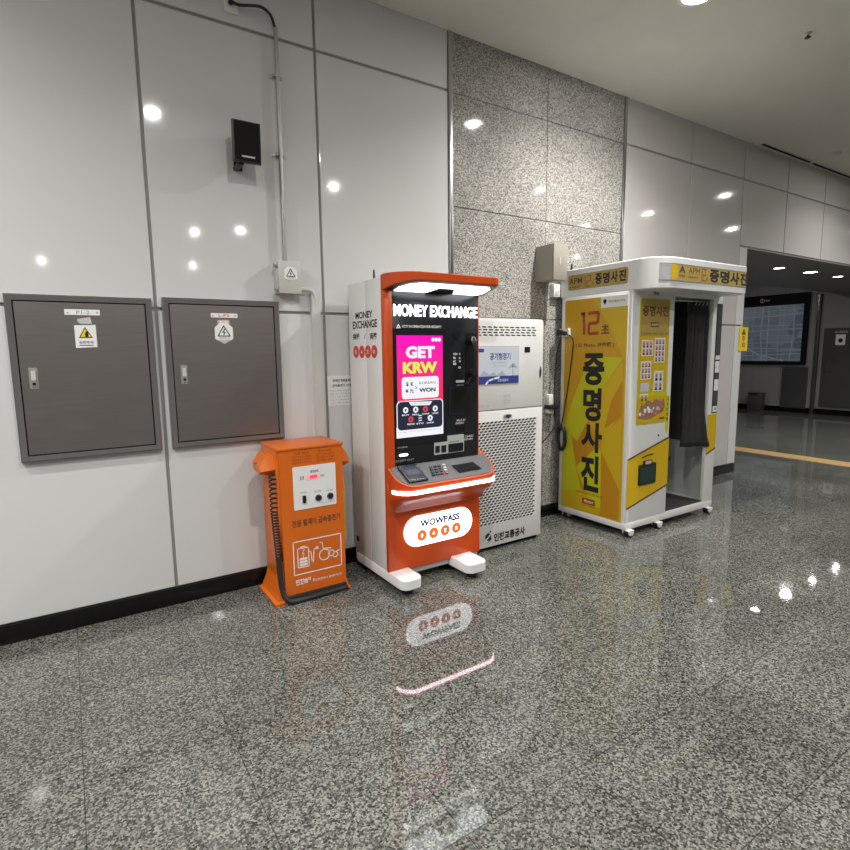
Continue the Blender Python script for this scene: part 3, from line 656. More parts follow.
lab(b.build('sign_letters', panelo, smooth=False), 'glowing white MONEY EXCHANGE letters')
b = MB(); b.pxpoly(FP, [(398.3, 323.8), (400.5, 328), (396.2, 328.2)], 0, .001, 's_white'); b.pxpoly(FP, [(398.3, 325.6), (399.4, 327.5), (397.2, 327.6)], .001, .0015, 'kiosk_black')
b.text(FP, 'CCTV IN OPERATION FOR SECURITY', FP.at(402, 326)[0], FP.at(441.5, 326)[0], 1.652, 1.668, 0, 'paper', .03); b.plate(FP, FP.at(402, 326)[0], FP.at(441, 326)[0], 1.640, 1.645, 0, .001, 'paper')
b.build('security_notice', panelo, smooth=False)
for px, py, s_, w_ in ((455.3, 354, '1234', 4), (459.7, 354, '+', 1.6), (454.5, 358, 'PIN', 2.5), (459.7, 358, '56', 2), (454.5, 361.5, 'IC', 2.5), (459.7, 361.5, '78', 2), (454.7, 364, '...', 3), (459.5, 367.5, '0', 2.5)):
    u, v = FP.at(px, py); b = MB(); b.text(FP, s_, u-.004*w_, u+.004*w_, v-.007, v+.007, 0, 'paper', .03); b.build('number_print', panelo, smooth=False)
u, v = FP.at(460, 381.3); b = MB(); b.plate(FP, u-.035, u+.035, v-.008, v+.008, 0, .002, 'lgrey', .004); b.text(FP, 'CARD OUT', u-.03, u+.03, v-.03, v-.02, 0, 'grey_print', .02); b.build('slot_label', panelo, smooth=False)
for px, py, s_ in ((403.5, 444, 'RECEIPT'), (402.5, 447, 'UP CHARGE'), (461, 420, 'BILLS IN'), (460, 423, 'INSERT'), (469, 436, 'CARD'), (468.5, 439, 'RETURN')):
    u, v = FP.at(px, py); b = MB(); b.text(FP, s_, u-.036, u+.036, v-.007, v+.007, 0, 'lgrey', .03); b.build('slot_label', panelo, smooth=False)
u, v = FP.at(403.5, 455); b = MB(); b.plate(FP, u-.032, u+.032, v-.008, v+.008, 0, .003, 'pill', .007); lab(b.build('indicator_light', panelo), 'small lit white bar')
u, v = FP.at(398, 461.5); b = MB(); b.text(FP, 'RECEIPT OUT', u-.03, u+.12, v-.005, v+.008, 0, 'grey_print', .02); b.build('slot_label', panelo, smooth=False)
b = MB(); u, v = FP.at(456.5, 334.5); b.disc(FP, u, v, .022, 0, .008, 'gloss_black'); b.ring(FP, u, v, .026, .021, 0, .006, 'black'); b.build('camera_lens', t)
b = MB(); b.pxplate(FP, (448.3, 386.5), (472, 413.5), 0, .006, 'kiosk_black', .008); b.pxplate(FP, (450.5, 389), (470, 411), .006, .0068, 'matte_black', .003); b.build('bill_slot', t)
b = MB(); b.pxplate(FP, (456, 425.5), (464.5, 430.5), 0, .004, 'matte_black', .002); b.build('coin_slot', t)
b = MB(); b.pxplate(FP, (434, 437.3), (463.8, 451), 0, .003, 'label_green', .006)
b.pxplate(FP, (435, 446), (439.5, 452.5), .003, .004, 'black', .003); b.pxplate(FP, (441, 445.5), (446, 452), .003, .004, 'black', .003); b.pxplate(FP, (448, 444), (463, 450.5), .003, .004, 'gloss_black', .003)
for u0, s_ in ((435.3, 'PASSPORT'), (448.8, 'CARD OUTLET')):
    u, v = FP.at(u0, 441); b.text(FP, s_, u, u+.085, v-.012, v-.003, .003, 'ink', .02)
b.build('passport_label', t, smooth=False)
b = MB(); b.pxplate(FP, (466, 333.3), (474, 381), 0, .004, 'matte_black', .012); cr = b.build('handset_cradle', t)
hu, hz0 = FP.at(469.7, 338); _, hz1 = FP.at(470.5, 374)
b = MB(); b.tube(spline([(hu, -.545, hz0), (hu, -.56, hz0-.05), (hu+.002, -.562, (hz0+hz1)/2), (hu+.004, -.56, hz1+.05), (hu+.005, -.545, hz1)], 6), .014, 'black', 10)
for z, dx in ((hz0-.012, 0), (hz1+.012, .005)): b.disc(front(-.512), hu+dx, z, .024, 0, .04, 'black', 16)
b.disc(front(-.552), hu, hz0-.012, .02, 0, .002, 'lgrey', 16); b.build('phone_handset', t)
pts = [Vector((hu+.01+.008*math.cos(2*PI*k/8)-.05*math.sin(PI*k/80), -.525+.008*math.sin(2*PI*k/8), hz1-.005-.06*math.sin(PI*k/80))) for k in range(81)]
b = MB(); b.tube(pts, .003, 'rubber', 5); b.build('handset_cord', t)
# canopy
def cplan(e, R, ins=0): return plan(e, R, x0=KX0, x1=2.422, yb=-.495, ins=ins, RR=.05)
def under_z(y): return 1.874+max(0, (-.5-y))*(.046/.19)
b = MB(); P0 = cplan(.695, .185)
b.loft([[(x, y, under_z(y)) for x, y in cplan(.69, .18, .005)][::-1], [(x, y, under_z(y)+.005) for x, y in P0][::-1], [(x, y, 1.966) for x, y in P0][::-1], [(x, y, 1.972) for x, y in cplan(.689, .18, .006)][::-1]], 'kiosk_orange')
b.box(KX0-.002, KX1+.002, -.50, -.487, 1.876, 1.966, 'kiosk_orange'); can = b.build('canopy', t)
CU = Frame((0, -.5, 1.874), (1, 0, 0), (0, -.19, .046))
b = MB(); pl = [(x, -(y+.5)*1.029) for x, y in plan(.682, .16, x0=KX0+.02, x1=2.405, yb=-.505, RR=.045)]; b.prism(CU, pl, -.002, .002, 'black'); b.build('canopy_soffit', can)
b = MB(); L_ = [(1.715, .012), (1.95, .012), (1.995, .10), (2.115, .10), (2.16, .012), (2.355, .012), (2.38, .05), (2.38, .13), (2.345, .165), (1.83, .165), (1.76, .135), (1.715, .075)]
b.prism(CU, L_, .002, .005, 'canopy_light'); b.build('canopy_light', can)
# lit sign
LP = front(-.512)
b = MB(); b.plate(LP, 1.755, 2.308, .222, .428, -.002, .010, 'pill', .102, 12)
b.text(LP.off(.010), 'WOWPASS', 1.875, 2.20, .347, .396, 0, 'pill_grey', .05)
for k in range(4): flower(b, LP.off(.010), 1.888+.094*k, .292, .038, .038, 'pill_orange', 'pill', k)
lab(b.build('lit_sign', t, smooth=False), 'glowing white pill-shaped sign')
b = MB(); b.tube([(1.80, -.10, 1.952), (1.80, -.10, 1.975), (1.80, -.10, 2.0), (1.80, -.10, 2.055)], [.012, .012, .008, .006], 'black'); b.build('antenna', t)

# true size found from the sign's mirror image in the floor: 1.7 % smaller, standing 5 cm further out on its levelling pads
def resize(o, k):
    for c_ in o.children:
        for v in c_.data.vertices: v.co *= k
        resize(c_, k)
KS = .983; resize(t, KS); t.location = (1.9857, -.3052, .0255)

# ================================================================== AIR PURIFIER
PX0, PX1, PY = 2.41, 3.103, -.388
t = thing('air_purifier', (2.78, -.19, 0), 'white floor-standing air purifier cabinet between the kiosk and the photo booth', 'air purifier')
b = MB(); b.box(PX0, PX1, PY, -.02, .028, 1.735, 'white', .006); bd = b.build('cabinet_body', t)
A = front(PY)
b = MB(); b.box(PX0+.012, PX1-.02, -.37, -.03, 0, .029, 'matte_black'); b.build('plinth', t, smooth=False)
b = MB(); b.box(PX0+.004, PX1-.004, PY-.012, PY-.0005, 1.072, 1.722, 'white', .004); ud = b.build('upper_door', t)
b = MB(); b.box(PX0+.004, PX1-.004, PY-.012, PY-.0005, .032, 1.064, 'white', .004); ld = b.build('lower_door', t)
A = front(PY-.012)
b = MB()
for r in range(4):
    z = 1.672-r*.019
    for c_ in range(11):
        x = 2.44+c_*.053+(r % 2)*.012; b.prism(A, [(x, z-.004), (x+.036, z-.006), (x+.040, z+.002), (x+.004, z+.004)], -.002, .0008, 'black')
b.build('vent_slots', ud, smooth=False)
b = MB(); b.plate(A, 2.452, 2.847, 1.255, 1.537, 0, .003, 'lgrey'); b.plate(A, 2.456, 2.843, 1.262, 1.530, .003, .004, 'poster_blue')
b.plate(A, 2.456, 2.843, 1.262, 1.318, .004, .0046, 'blue_print'); b.text(A, '공기청정기', 2.565, 2.76, 1.435, 1.487, .004, 'blue_print', .02)
b.text(A, '깨끗한 공기를 제공합니다', 2.585, 2.74, 1.408, 1.422, .004, 'poster_mist'); b.text(A, '인천광역시 지하역사', 2.60, 2.72, 1.384, 1.398, .004, 'poster_mist')
b.plate(A, 2.46, 2.51, 1.492, 1.517, .004, .0046, 'blue_print'); b.prism(A, [(2.458, 1.318), (2.51, 1.36), (2.56, 1.33), (2.60, 1.35), (2.63, 1.325), (2.68, 1.355), (2.72, 1.318)], .004, .0044, 'poster_mist')
b.stroke(A, [(2.785, 1.32), (2.785, 1.40)], .008, .004, .0045, 'poster_mist'); b.prism(A, [(2.735, 1.36), (2.775, 1.38), (2.84, 1.37), (2.805, 1.40), (2.785, 1.41), (2.765, 1.40)], .004, .0045, 'poster_mist')
b.stroke(A, [(2.53, 1.264), (2.55, 1.285), (2.60, 1.30), (2.65, 1.308)], .014, .0046, .005, 'paper'); b.text(A, '인천교통공사', 2.64, 2.74, 1.278, 1.296, .0046, 'paper', .01)
lab(b.build('display_panel', ud, smooth=False), 'pale blue printed display panel')
b = MB(); b.plate(A, 2.905, 2.96, 1.487, 1.528, -.001, .002, 'black', .003); b.build('sensor_window', ud)
for u_, v_, w_, h_, p_ in ((3.07, 1.335, .011, .045, ud), (2.74, 1.017, .042, .015, ld)):
    b = MB(); b.disc(A, u_, v_, w_, -.001, .005, 'grey_print', 20, h_); b.disc(A, u_, v_, w_*.6, .005, .008, 'steel', 16, h_*.7); b.build('latch', p_)
b = MB(); b.plate(A, 2.70, 2.765, 1.158, 1.178, 0, .001, 'lgrey')
for k in range(2): b.text(A, '표시 ' + '가나'[k], 2.70, 2.76, 1.112+.018*k, 1.124+.018*k, 0, 'grey_print')
b.build('door_print', ud, smooth=False)
b = MB(); b.text(A, '공기질 측정', 2.455, 2.56, 1.095, 1.112, 0, 'lgrey', .01); b.build('door_print', ud, smooth=False)
# woven intake pattern: staggered slanting slots
b = MB(); u0, u1, v0, v1 = 2.43, 3.045, .205, .988
rows = 38; dv = (v1-v0)/rows; du = .039
b.plate(A, u0, u1, v0, v1, -.0005, .0004, 'white')
for r in range(rows):
    z = v0+dv*(r+.5); x = u0+.004+(r % 2)*du*.5
    while x < u1-.03:
        b.prism(A, [(x, z-dv*.18), (x+.012, z-dv*.42), (x+.030, z-dv*.04), (x+.032, z+dv*.20), (x+.020, z+dv*.42), (x+.002, z+dv*.10)], .0, .0012, 'black'); x += du
b.build('intake_grille', ld, smooth=False)
b = MB(); b.text(A, '인천교통공사', 2.612, 2.928, .062, .128, 0, 'ink', .045)
b.disc(A, 2.556, .113, .030, 0, .001, 'ink', 16, .028); b.prism(A, [(2.525, .088), (2.59, .145), (2.595, .136), (2.53, .080)], .001, .0015, 'white'); b.prism(A, [(2.548, .062), (2.59, .09), (2.58, .106)], 0, .001, 'ink'); b.disc(A, 2.576, .150, .008, 0, .001, 'ink', 12)
lab(b.build('operator_logo', ld, smooth=False), 'black operator logo and lettering')

# ================================================================== GREY BOX ON THE GRANITE + SOCKETS
t = thing('junction_box', (3.47, 0, 2.07), 'taupe junction box on the granite wall above the white purifier', 'junction box')
b = MB(); b.box(3.393, 3.552, -.195, .004, 2.072, 2.362, 'taupe', .004); b.build('enclosure', t)
b = MB(); b.box(3.396, 3.556, -.208, -.197, 2.074, 2.366, 'taupe', .004); dr = b.build('door', t)
B = front(-.208); b = MB(); b.plate(B, 3.455, 3.468, 2.20, 2.255, 0, .006, 'lgrey', .003); b.build('latch', dr)
b = MB(); b.disc(under(2.072), 3.47, .1, .014, -.002, .012, 'white_gloss'); b.build('cable_gland', t)
t = thing('outlet_box', (3.60, 0, 1.955), 'small white outlet box just under the taupe junction box', 'outlet')
b = MB(); b.box(3.567, 3.645, -.05, .004, 1.955, 2.0665, 'white_gloss', .006); b.build('housing', t)
b = MB(); b.disc(front(-.05), 3.606, 1.99, .02, 0, .004, 'lgrey'); b.build('socket_face', t)
t = thing('wall_outlet', (3.58, 0, .96), 'white wall outlet with black plug low between purifier and booth', 'outlet')
b = MB(); b.box(3.53, 3.605, -.05, .004, 1.02, 1.115, 'white_gloss', .008); b.box(3.53, 3.6, -.05, .004, .945, .985, 'white_gloss', .008); b.build('housing', t)
b = MB(); b.box(3.52, 3.61, -.085, -.0, .986, 1.019, 'black', .006); b.build('plug', t)
b = MB(); b.tube(spline([(3.588, -.075, 1.0), (3.59, -.09, .93), (3.56, -.10, .85), (3.49, -.09, .76), (3.40, -.06, .66), (3.30, -.05, .5)]), .006, 'rubber'); b.build('lead', t)

# ================================================================== PHOTO BOOTH
BX0, BX1, BY = 3.70, 4.945, -.75
t = thing('photo_booth', (4.32, -.4, 0), 'white and yellow instant photo booth on castors with dark curtain', 'photo booth')
b = MB(); b.box(BX0-.002, BX1+.002, BY-.002, -.03, .056, .118, 'white', .008); b.build('base', t)
b = MB(); b.box(4.232, 4.80, BY+.012, -.06, .1185, .126, 'mat', .003); lab(b.build('floor_mat', t), 'dark floor mat')
b = MB(); b.box(BX0, BX0+.03, BY+.012, -.03, .11, 1.957, 'white', .008); sp_ = b.build('side_panel', t)
b = MB(); b.box(4.915, BX1, BY+.012, -.03, .11, 1.957, 'white', .006); b.box(4.91, 4.916, BY+.03, -.06, .11, 1.95, 'grey_in'); b.build('side_panel', t)
b = MB(); b.box(BX0+.03, 4.915, -.06, -.03, .11, 1.957, 'grey_in'); b.build('back_panel', t, smooth=False)
b = MB(); b.box(BX0, BX1, BY, -.03, 1.955, 1.985, 'white'); b.box(4.24, 4.90, BY+.03, -.06, 1.948, 1.956, 'grey_in'); b.build('roof_panel', t, smooth=False)
b = MB(); b.box(4.212, 4.232, BY+.01, -.06, .105, 1.95, 'grey_in'); b.build('partition', t, smooth=False)
b = MB(); b.box(BX0, 4.234, BY, BY+.03, .10, 1.957, 'white', .006); mf = b.build('machine_front', t)
b = MB(); b.tube([(BX0+.022, BY+.022, .11), (BX0+.022, BY+.022, 1.957)], .025, 'white', 20); b.build('corner_post', t)
b = MB(); b.box(4.234, 4.80, BY, BY+.03, 1.918, 1.957, 'white', .004); b.build('lintel', t)
b = MB(); b.box(4.798, BX1, BY, BY+.035, .10, 1.957, 'white', .006); pf = b.build('right_post', t)
# side poster
S = side(BX0)
b = MB(); b.plate(S, .072, .707, .112, 1.918, 0, .004, 'gold', .006); b.plate(S, .082, .697, .122, 1.908, .004, .005, 'yellow')
d0 = .005
def facet(pts, m, d=.0004):
    P = [S.at(*p) for p in pts]; P = [(min(max(u, .083), .696), min(max(v, .123), 1.907)) for u, v in P]; b.prism(S, P, d0, d0+d, m)
facet([(595, 297), (629, 295), (628, 360), (612, 330)], 'gold')
facet([(591, 356), (623.6, 357.8), (606, 383), (594, 410), (578, 440), (566, 425), (573, 402)], 'lime', .0008)
facet([(563, 425), (578, 440), (577, 466), (585, 500), (563, 496)], 'lime')
facet([(623.6, 360), (606, 383), (590, 425), (604, 436), (622, 412)], 'gold', .0006)
facet([(605, 428), (622, 416), (623, 380), (612, 400)], 'amber_dark', .0009)
facet([(622, 418), (603, 436), (602, 450), (620, 488)], 'gold', .0007)
facet([(575, 400), (590, 425), (597, 446), (577, 466), (572, 430)], 'amber_dark', .0005)
facet([(597, 446), (602, 450), (601, 510), (590, 500), (577, 465)], 'lime', .0007)
facet([(602, 451), (620, 489), (618, 520), (600, 514)], 'amber_dark', .0006)
facet([(560, 470), (577, 465), (590, 500), (575, 504), (562, 500)], 'amber_dark', .0003)
facet([(562, 488), (583, 487), (600, 512), (575, 508), (562, 502)], 'gold', .0009)
e = d0+.0012
# seven-segment style 12
def seg(pts): b.stroke(S, [S.at(*p) for p in pts], .026, e, e+.0006, 'digit_red')
seg([(583, 314.5), (585, 314.3), (585, 322)]); seg([(585.2, 325), (585.3, 333.5)])
seg([(590.5, 313.8), (599, 312.8)]); seg([(599.3, 314.5), (599, 322)]); seg([(597.5, 323.2), (590.5, 324)]); seg([(590, 326), (589.7, 333)]); seg([(591, 334), (598.2, 333.3)])
def stext(s_, p, q, m='ink', bold=.03): b.pxtext(S, s_, p, q, e, m, bold)
def sline(s_, x0, x1, yc, h, m, bold, d=0):
    v = S.at((x0+x1)/2, yc)[1]; b.text(S, s_, S.at(x0, yc)[0], S.at(x1, yc)[0], v-h/2, v+h/2, e+d, m, bold)
stext('초', (602, 334.2), (610, 324.6), 'brown', .03); sline('( ID Photo, 证件照 )', 577, 615, 345.2, .042, 'brown', .02)
stext('증', (583.8, 384.2), (605.8, 353), 'ink', .04); stext('명', (583.8, 419.3), (602.7, 387.8), 'ink', .04); stext('사', (582, 449), (603.3, 422.8), 'ink', .04); stext('진', (581.3, 487), (600.2, 455.5), 'ink', .04)
sline('신분증 여권 운전면허 각종 증명사진', 577, 603, 492.3, .018, 'brown', .01)
u, v = S.at(589.5, 499.8); b.plate(S, u-.07, u+.07, v-.026, v+.026, e, e+.001, 'digit_red', .01); b.text(S, 'Photo+', u-.045, u+.05, v-.012, v+.014, e+.001, 'paper', .02); sline('www.idphoto12', 582, 601, 504.6, .014, 'brown', .01)
b.pxplate(S, (602.4, 297.8), (628.5, 306.3), e, e+.002, 'paper'); u, v = S.at(606, 302); b.disc(S, u, v, .017, e+.002, e+.0026, 'ink', 12); b.prism(S, [(u-.017, v), (u, v-.03), (u+.017, v)], e+.002, e+.0026, 'ink'); b.pxtext(S, '인천교통공사지정', (609.5, 303.3), (626, 299.5), e+.002, 'digit_red', .02)
lab(b.build('side_poster', sp_, smooth=False), 'tall yellow faceted poster with black Korean lettering')
# front of the machine side
Fr = front(BY)
b = MB(); b.plate(Fr, 3.785, 4.168, .903, 1.892, 0, .004, 'lime', .02); b.plate(Fr, 3.795, 4.158, 1.60, 1.882, .004, .005, 'sign_print', .015); b.plate(Fr, 3.795, 4.158, 1.16, 1.60, .004, .0045, 'gold')
b.text(Fr, '증명사진', 3.81, 4.145, 1.755, 1.835, .005, 'brown', .04); b.plate(Fr, 3.92, 4.03, 1.672, 1.708, .005, .006, 'brown'); b.text(Fr, 'ID PHOTO', 3.928, 4.022, 1.682, 1.698, .006, 'paper', .02)
b.text(Fr, '여권 면허증 신분증 취업용 사진', 3.805, 4.15, 1.612, 1.628, .005, 'brown')
e = .005
def idgrid(u0, v0, nx, nz, w_, h_, m='pink_print'):
    b.plate(Fr, u0-.008, u0+nx*(w_+.006)+.002, v0-.008, v0+nz*(h_+.006)+.002, .0045, e, 'paper')
    for i in range(nx):
        for j in range(nz):
            u, v = u0+i*(w_+.006), v0+j*(h_+.006); b.plate(Fr, u, u+w_, v, v+h_, e, e+.0005, m); b.disc(Fr, u+w_/2, v+h_*.62, w_*.24, e+.0005, e+.001, 'skin_print', 10, h_*.22); b.prism(Fr, [(u+w_*.15, v), (u+w_*.85, v), (u+w_*.65, v+h_*.36), (u+w_*.35, v+h_*.36)], e+.0005, e+.001, 'ink')
idgrid(3.825, 1.455, 3, 2, .038, .05); idgrid(3.99, 1.40, 3, 4, .036, .040); idgrid(3.825, 1.27, 3, 3, .034, .038); idgrid(3.995, 1.17, 2, 2, .05, .07, 'poster_blue')
b.plate(Fr, 3.82, 3.93, 1.165, 1.235, .0045, e, 'poster_blue'); idgrid(3.825, 1.02+.02, 2, 2, .042, .046); b.plate(Fr, 3.82, 3.92, .965+.01, 1.02, .0045, e, 'poster_blue'); idgrid(3.985, 1.01, 4, 2, .034, .046)
b.plate(Fr, 3.79, 4.163, .915, 1.0, .0045, .0052, 'sign_print', .01)
lab(b.build('front_poster', mf, smooth=False), 'yellow poster of sample ID photos')
# lower picture on the poster
b = MB(); b.plate(Fr, 3.79, 4.163, .912, 1.118, .0052, .0058, 'gold', .015); u, v = 3.975, 1.02
pic = [(3.80, .955), (3.82, 1.03), (3.87, 1.06), (3.92, 1.095), (3.98, 1.07), (4.03, 1.10), (4.08, 1.075), (4.13, 1.09), (4.15, 1.04), (4.12, .99), (4.05, .97), (3.98, .945), (3.9, .94)]
b.prism(Fr, pic, .0058, .0062, 'skin_print')
for k in range(14): b.disc(Fr, 3.83+.022*k+random.uniform(-.01, .01), 1.02+random.uniform(-.045, .045), random.uniform(.008, .02), .0062, .0066+k*.00004, random.choice(['paper', 'pink_print', 'brown', 'lgrey', 'digit_red']), 10)
b.plate(Fr, 4.08, 4.15, .93, .945, .0058, .0066, 'brown', .003); lab(b.build('sample_picture', mf, smooth=False), 'printed group picture')
b = MB(); b.plate(Fr, 4.172, 4.212, .86, 1.12, .0, .003, 'lime', .006); b.prism(Fr, [(4.172, .86), (4.212, .86), (4.195, .80)], 0, .003, 'lime')
for k in range(5): b.text(Fr, '사용방법!'[k], 4.180, 4.204, 1.075-.042*k, 1.105-.042*k, .003, 'brown', .02)
lab(b.build('arrow_sticker', mf, smooth=False), 'yellow down-pointing arrow sticker')
b = MB(); b.plate(Fr, 3.945, 4.02, 1.916, 1.948, 0, .002, 'pink_print', .004); b.plate(Fr, 3.952, 3.968, 1.92, 1.944, .002, .0026, 'digit_red'); b.text(Fr, '촬영', 3.975, 4.012, 1.924, 1.94, .002, 'brown', .01); b.build('badge', mf, smooth=False)
b = MB(); u, v = Fr.at(658, 434); b.disc(Fr, u, v, .008, -.001, .004, 'black', 12); b.build('key_lock', mf)
u0, u1 = 3.70, 4.234; za, zb = .632, .768; zc, zd = .232, .362
b = MB(); b.prism(Fr, [(u0, zc), (u1, zd), (u1, zb), (u0, za)], 0, .003, 'band_yellow')
for q0, q1 in ((za, zb), (zc, zd)):
    b.stroke(Fr, [(u0+.008, q0+.003), (u1-.008, q1-.003)], .014, .003, .0042, 'brown')
lab(b.build('stripe_band', mf, smooth=False), 'slanting yellow band with brown borders')
b = MB(); b.plate(Fr, 3.838, 4.062, .405, .575, .003, .010, 'black', .012); b.plate(Fr, 3.852, 4.048, .418, .562, .010, .012, 'green_glass', .006); b.plate(Fr, 3.895, 4.005, .56, .605, .003, .014, 'black', .01); b.plate(Fr, 3.91, 3.99, .575, .60, .014, .017, 'pink_print', .008); b.stroke(Fr, [(3.88, .632), (3.95, .645), (4.02, .648)], .012, .003, .005, 'brown'); b.build('photo_slot', mf)
# right post: mirror, stickers, band
b = MB(); b.plate(Fr, 4.856, 4.938, .925, 1.885, 0, .004, 'black', .004); b.plate(Fr, 4.862, 4.932, .99, 1.878, .004, .0055, 'mirror'); mi_ = b.build('mirror', pf)
for z0, z1 in ((1.40, 1.435), (1.285, 1.385), (1.125, 1.225)):
    b = MB(); b.plate(Fr, 4.864, 4.93, z0, z1, .0055, .0065, 'paper'); b.text(Fr, '안내', 4.872, 4.92, (z0+z1)/2-.01, (z0+z1)/2+.01, .0065, 'lgrey', .01); b.build('paper_sticker', pf, smooth=False)
b = MB(); b.plate(Fr, 4.864, 4.93, .935, .985, .004, .0055, 'paper'); b.text(Fr, '거울', 4.875, 4.92, .945, .975, .0055, 'blue_print', .02); b.build('paper_sticker', pf, smooth=False)
b = MB(); b.prism(Fr, [(4.80, .555), (4.944, .600), (4.944, .915), (4.80, .915)], 0, .003, 'band_yellow'); b.stroke(Fr, [(4.806, .558), (4.938, .60)], .014, .003, .0042, 'brown'); lab(b.build('stripe_band', pf, smooth=False), 'yellow band with brown lower border')
# interior
b = MB(); b.box(4.892, 4.902, -.445, -.07, .64, 1.93, 'dark_in'); b.build('backdrop_screen', t, smooth=False)
b = MB(); b.lathe((4.52, -.40, .118), [(.13, 0), (.13, .012), (.03, .03), (.022, .05), (.022, .36)], 'lgrey'); b.lathe((4.52, -.40, .478), [(.14, 0), (.16, .015), (.16, .045), (.13, .06)], 'dark_in'); b.build('stool', t)
b = MB(); b.tube([(4.235, BY+.055, 1.898), (4.78, BY+.055, 1.898)], .009, 'steel', 10); b.build('curtain_rail', t)
cx0, cx1 = 4.535, 4.805
def curtain(nx=64, nz=24):
    vs = []; fs = []
    for j in range(nz+1):
        v = j/nz
        for i in range(nx+1):
            s_ = i/nx; z = 1.893-(1.893-.655)*v-.03*v*(s_)
            a = cx0-.085*v*v; w_ = (cx1-cx0)+.085*v*v
            x = a+w_*s_*(1-.06*math.sin(PI*v)) + .012*math.sin(6*s_+3*v)*v + .025*v*(s_) - .0*v
            am = .016+.012*math.sin(PI*v*.5)
            y = BY+.055+am*math.sin(2*PI*4.5*s_+1.2*math.sin(4*v))*(.6+.4*math.cos(3*s_+2*v))-.062*v**3*(s_**2)-.02*v
            vs.append((x, y, z))
    for j in range(nz):
        for i in range(nx): k = j*(nx+1)+i; fs.append((k, k+nx+1, k+nx+2, k+1))
    b = MB(); b.add(vs, fs, 'cloth'); o = b.build('curtain', t, angle=180)
    md = o.modifiers.new('thickness', 'SOLIDIFY'); md.thickness = .004; return lab(o, 'charcoal cloth curtain drawn to the right')
cu = curtain()
for k in range(4):
    b = MB(); x = 4.60+.055*k; b.ring(Frame((x, BY+.055, 1.885), (0, -1, 0), (0, 0, 1)), 0, 0, .02, .014, -.003, .003, 'lgrey', 14); b.build('curtain_ring', t)
# roof fascia with rounded front corner
FY = .97
def fplan(ins=0):
    x0, x1, yb, e, R = BX0-.005+ins, 4.90-ins, -.02, FY-ins, .19-ins; R2 = .03
    P = [(x0, yb), (x0, -.40)]; P += [(x0+R-R*math.cos(a), -e+R-R*math.sin(a)) for a in [k*PI/24 for k in range(0, 13)]]
    P += [(x1-R2+R2*math.sin(a), -e+R2-R2*math.cos(a)) for a in [k*PI/8 for k in range(0, 5)]]+[(x1, yb)]
    return P
FZ0, FZ1 = 1.945, 2.172
b = MB(); b.loft([[(x, y, z) for x, y in fplan(i)][::-1] for z, i in ((FZ0, .006), (FZ0+.006, 0), (FZ1-.006, 0), (FZ1, .006))], 'white'); fa = b.build('roof_fascia', t)
# wrapped front sign: strip following the plan
path = fplan(0)[1:-1]
def along(path):
    L_ = [0]
    for p, q in zip(path, path[1:]): L_.append(L_[-1]+math.dist(p, q))
    return L_
LL = along(path)
def pt(s_, out):
    s_ = max(0, min(LL[-1]-1e-6, s_))
    for i in range(len(path)-1):
        if LL[i] <= s_ <= LL[i+1]:
            f = (s_-LL[i])/(LL[i+1]-LL[i]); p, q = Vector(path[i]), Vector(path[i+1]); c_ = p.lerp(q, f); d_ = (q-p).normalized(); return c_+Vector((d_.y, -d_.x))*-out if False else c_+Vector((d_.y, -d_.x))*out
    return Vector(path[-1])
# path runs from the wall towards the front, then along the front: outward is to the right of travel
def strip(b, s0, s1, z0, z1, out, m, n=30):
    vs = []; 
    for k in range(n+1):
        c_ = pt(s0+(s1-s0)*k/n, out); vs += [(c_.x, c_.y, z0), (c_.x, c_.y, z1)]
    b.add(vs, [(2*k, 2*k+2, 2*k+3, 2*k+1) for k in range(n)], m)
sF = .40  # arc start
sgn = -1
# choose the outward sign once
tst = pt(LL[-1]*.7, .01); sgn = 1 if tst.y < -FY else -1
s_front0 = (FY-.19-.40)+.19*PI/2     # where the flat front begins
x_front0 = BX0+.19
def sx(x): return s_front0+(x-x_front0)
b = MB(); zb0, zb1 = 2.003, 2.122
strip(b, s_front0-.14, sx(4.882), zb0, zb1, sgn*.003, 'sign_grey', 60)
strip(b, s_front0-.05, sx(4.882), zb0, zb1, sgn*.004, 'sign_print', 50)
strip(b, s_front0-.05, s_front0+.02, zb0, zb1, sgn*.0045, 'band_yellow', 8)
for s0, s1, z in ((s_front0-.14, sx(4.882), zb0), (s_front0-.14, sx(4.882), zb1)): strip(b, s0, s1, z-.003, z+.003, sgn*.005, 'grey_print', 60)
Q = front(-FY-.004)
x_ = x_front0+.05
b.text(Q, 'APM', x_+.10, x_+.25, 2.062, 2.105, 0, 'brown', .0); b.text(Q, 'A', x_-.02, x_+.06, 2.062, 2.108, .001, 'ink', .01)
b.text(Q, '즉석증명사진', x_-.02, x_+.06, 2.030, 2.045, 0, 'ink', .02); b.text(Q, 'INSTANT', x_+.10, x_+.23, 2.030, 2.043, 0, 'brown', .02)
def seg7(fr, u, v, w_, h_, digit, m, d):
    sg = {'1': ['b', 'c'], '2': ['a', 'b', 'g', 'e', 'd']}[digit]
    pos = {'a': ((0, 1), (1, 1)), 'b': ((1, 1), (1, .5)), 'c': ((1, .5), (1, 0)), 'd': ((0, 0), (1, 0)), 'e': ((0, .5), (0, 0)), 'g': ((0, .5), (1, .5))}
    for g_ in sg:
        (a0, c0), (a1, c1) = pos[g_]; b.stroke(fr, [(u+a0*w_, v+c0*h_), (u+a1*w_, v+c1*h_)], .008, d, d+.0006, m)
seg7(Q, x_+.265, 2.02, .015, .085, '1', 'digit_red', 0); seg7(Q, x_+.295, 2.02, .035, .085, '2', 'digit_red', 0); b.text(Q, '초', x_+.34, x_+.365, 2.02, 2.05, 0, 'digit_red', .02)
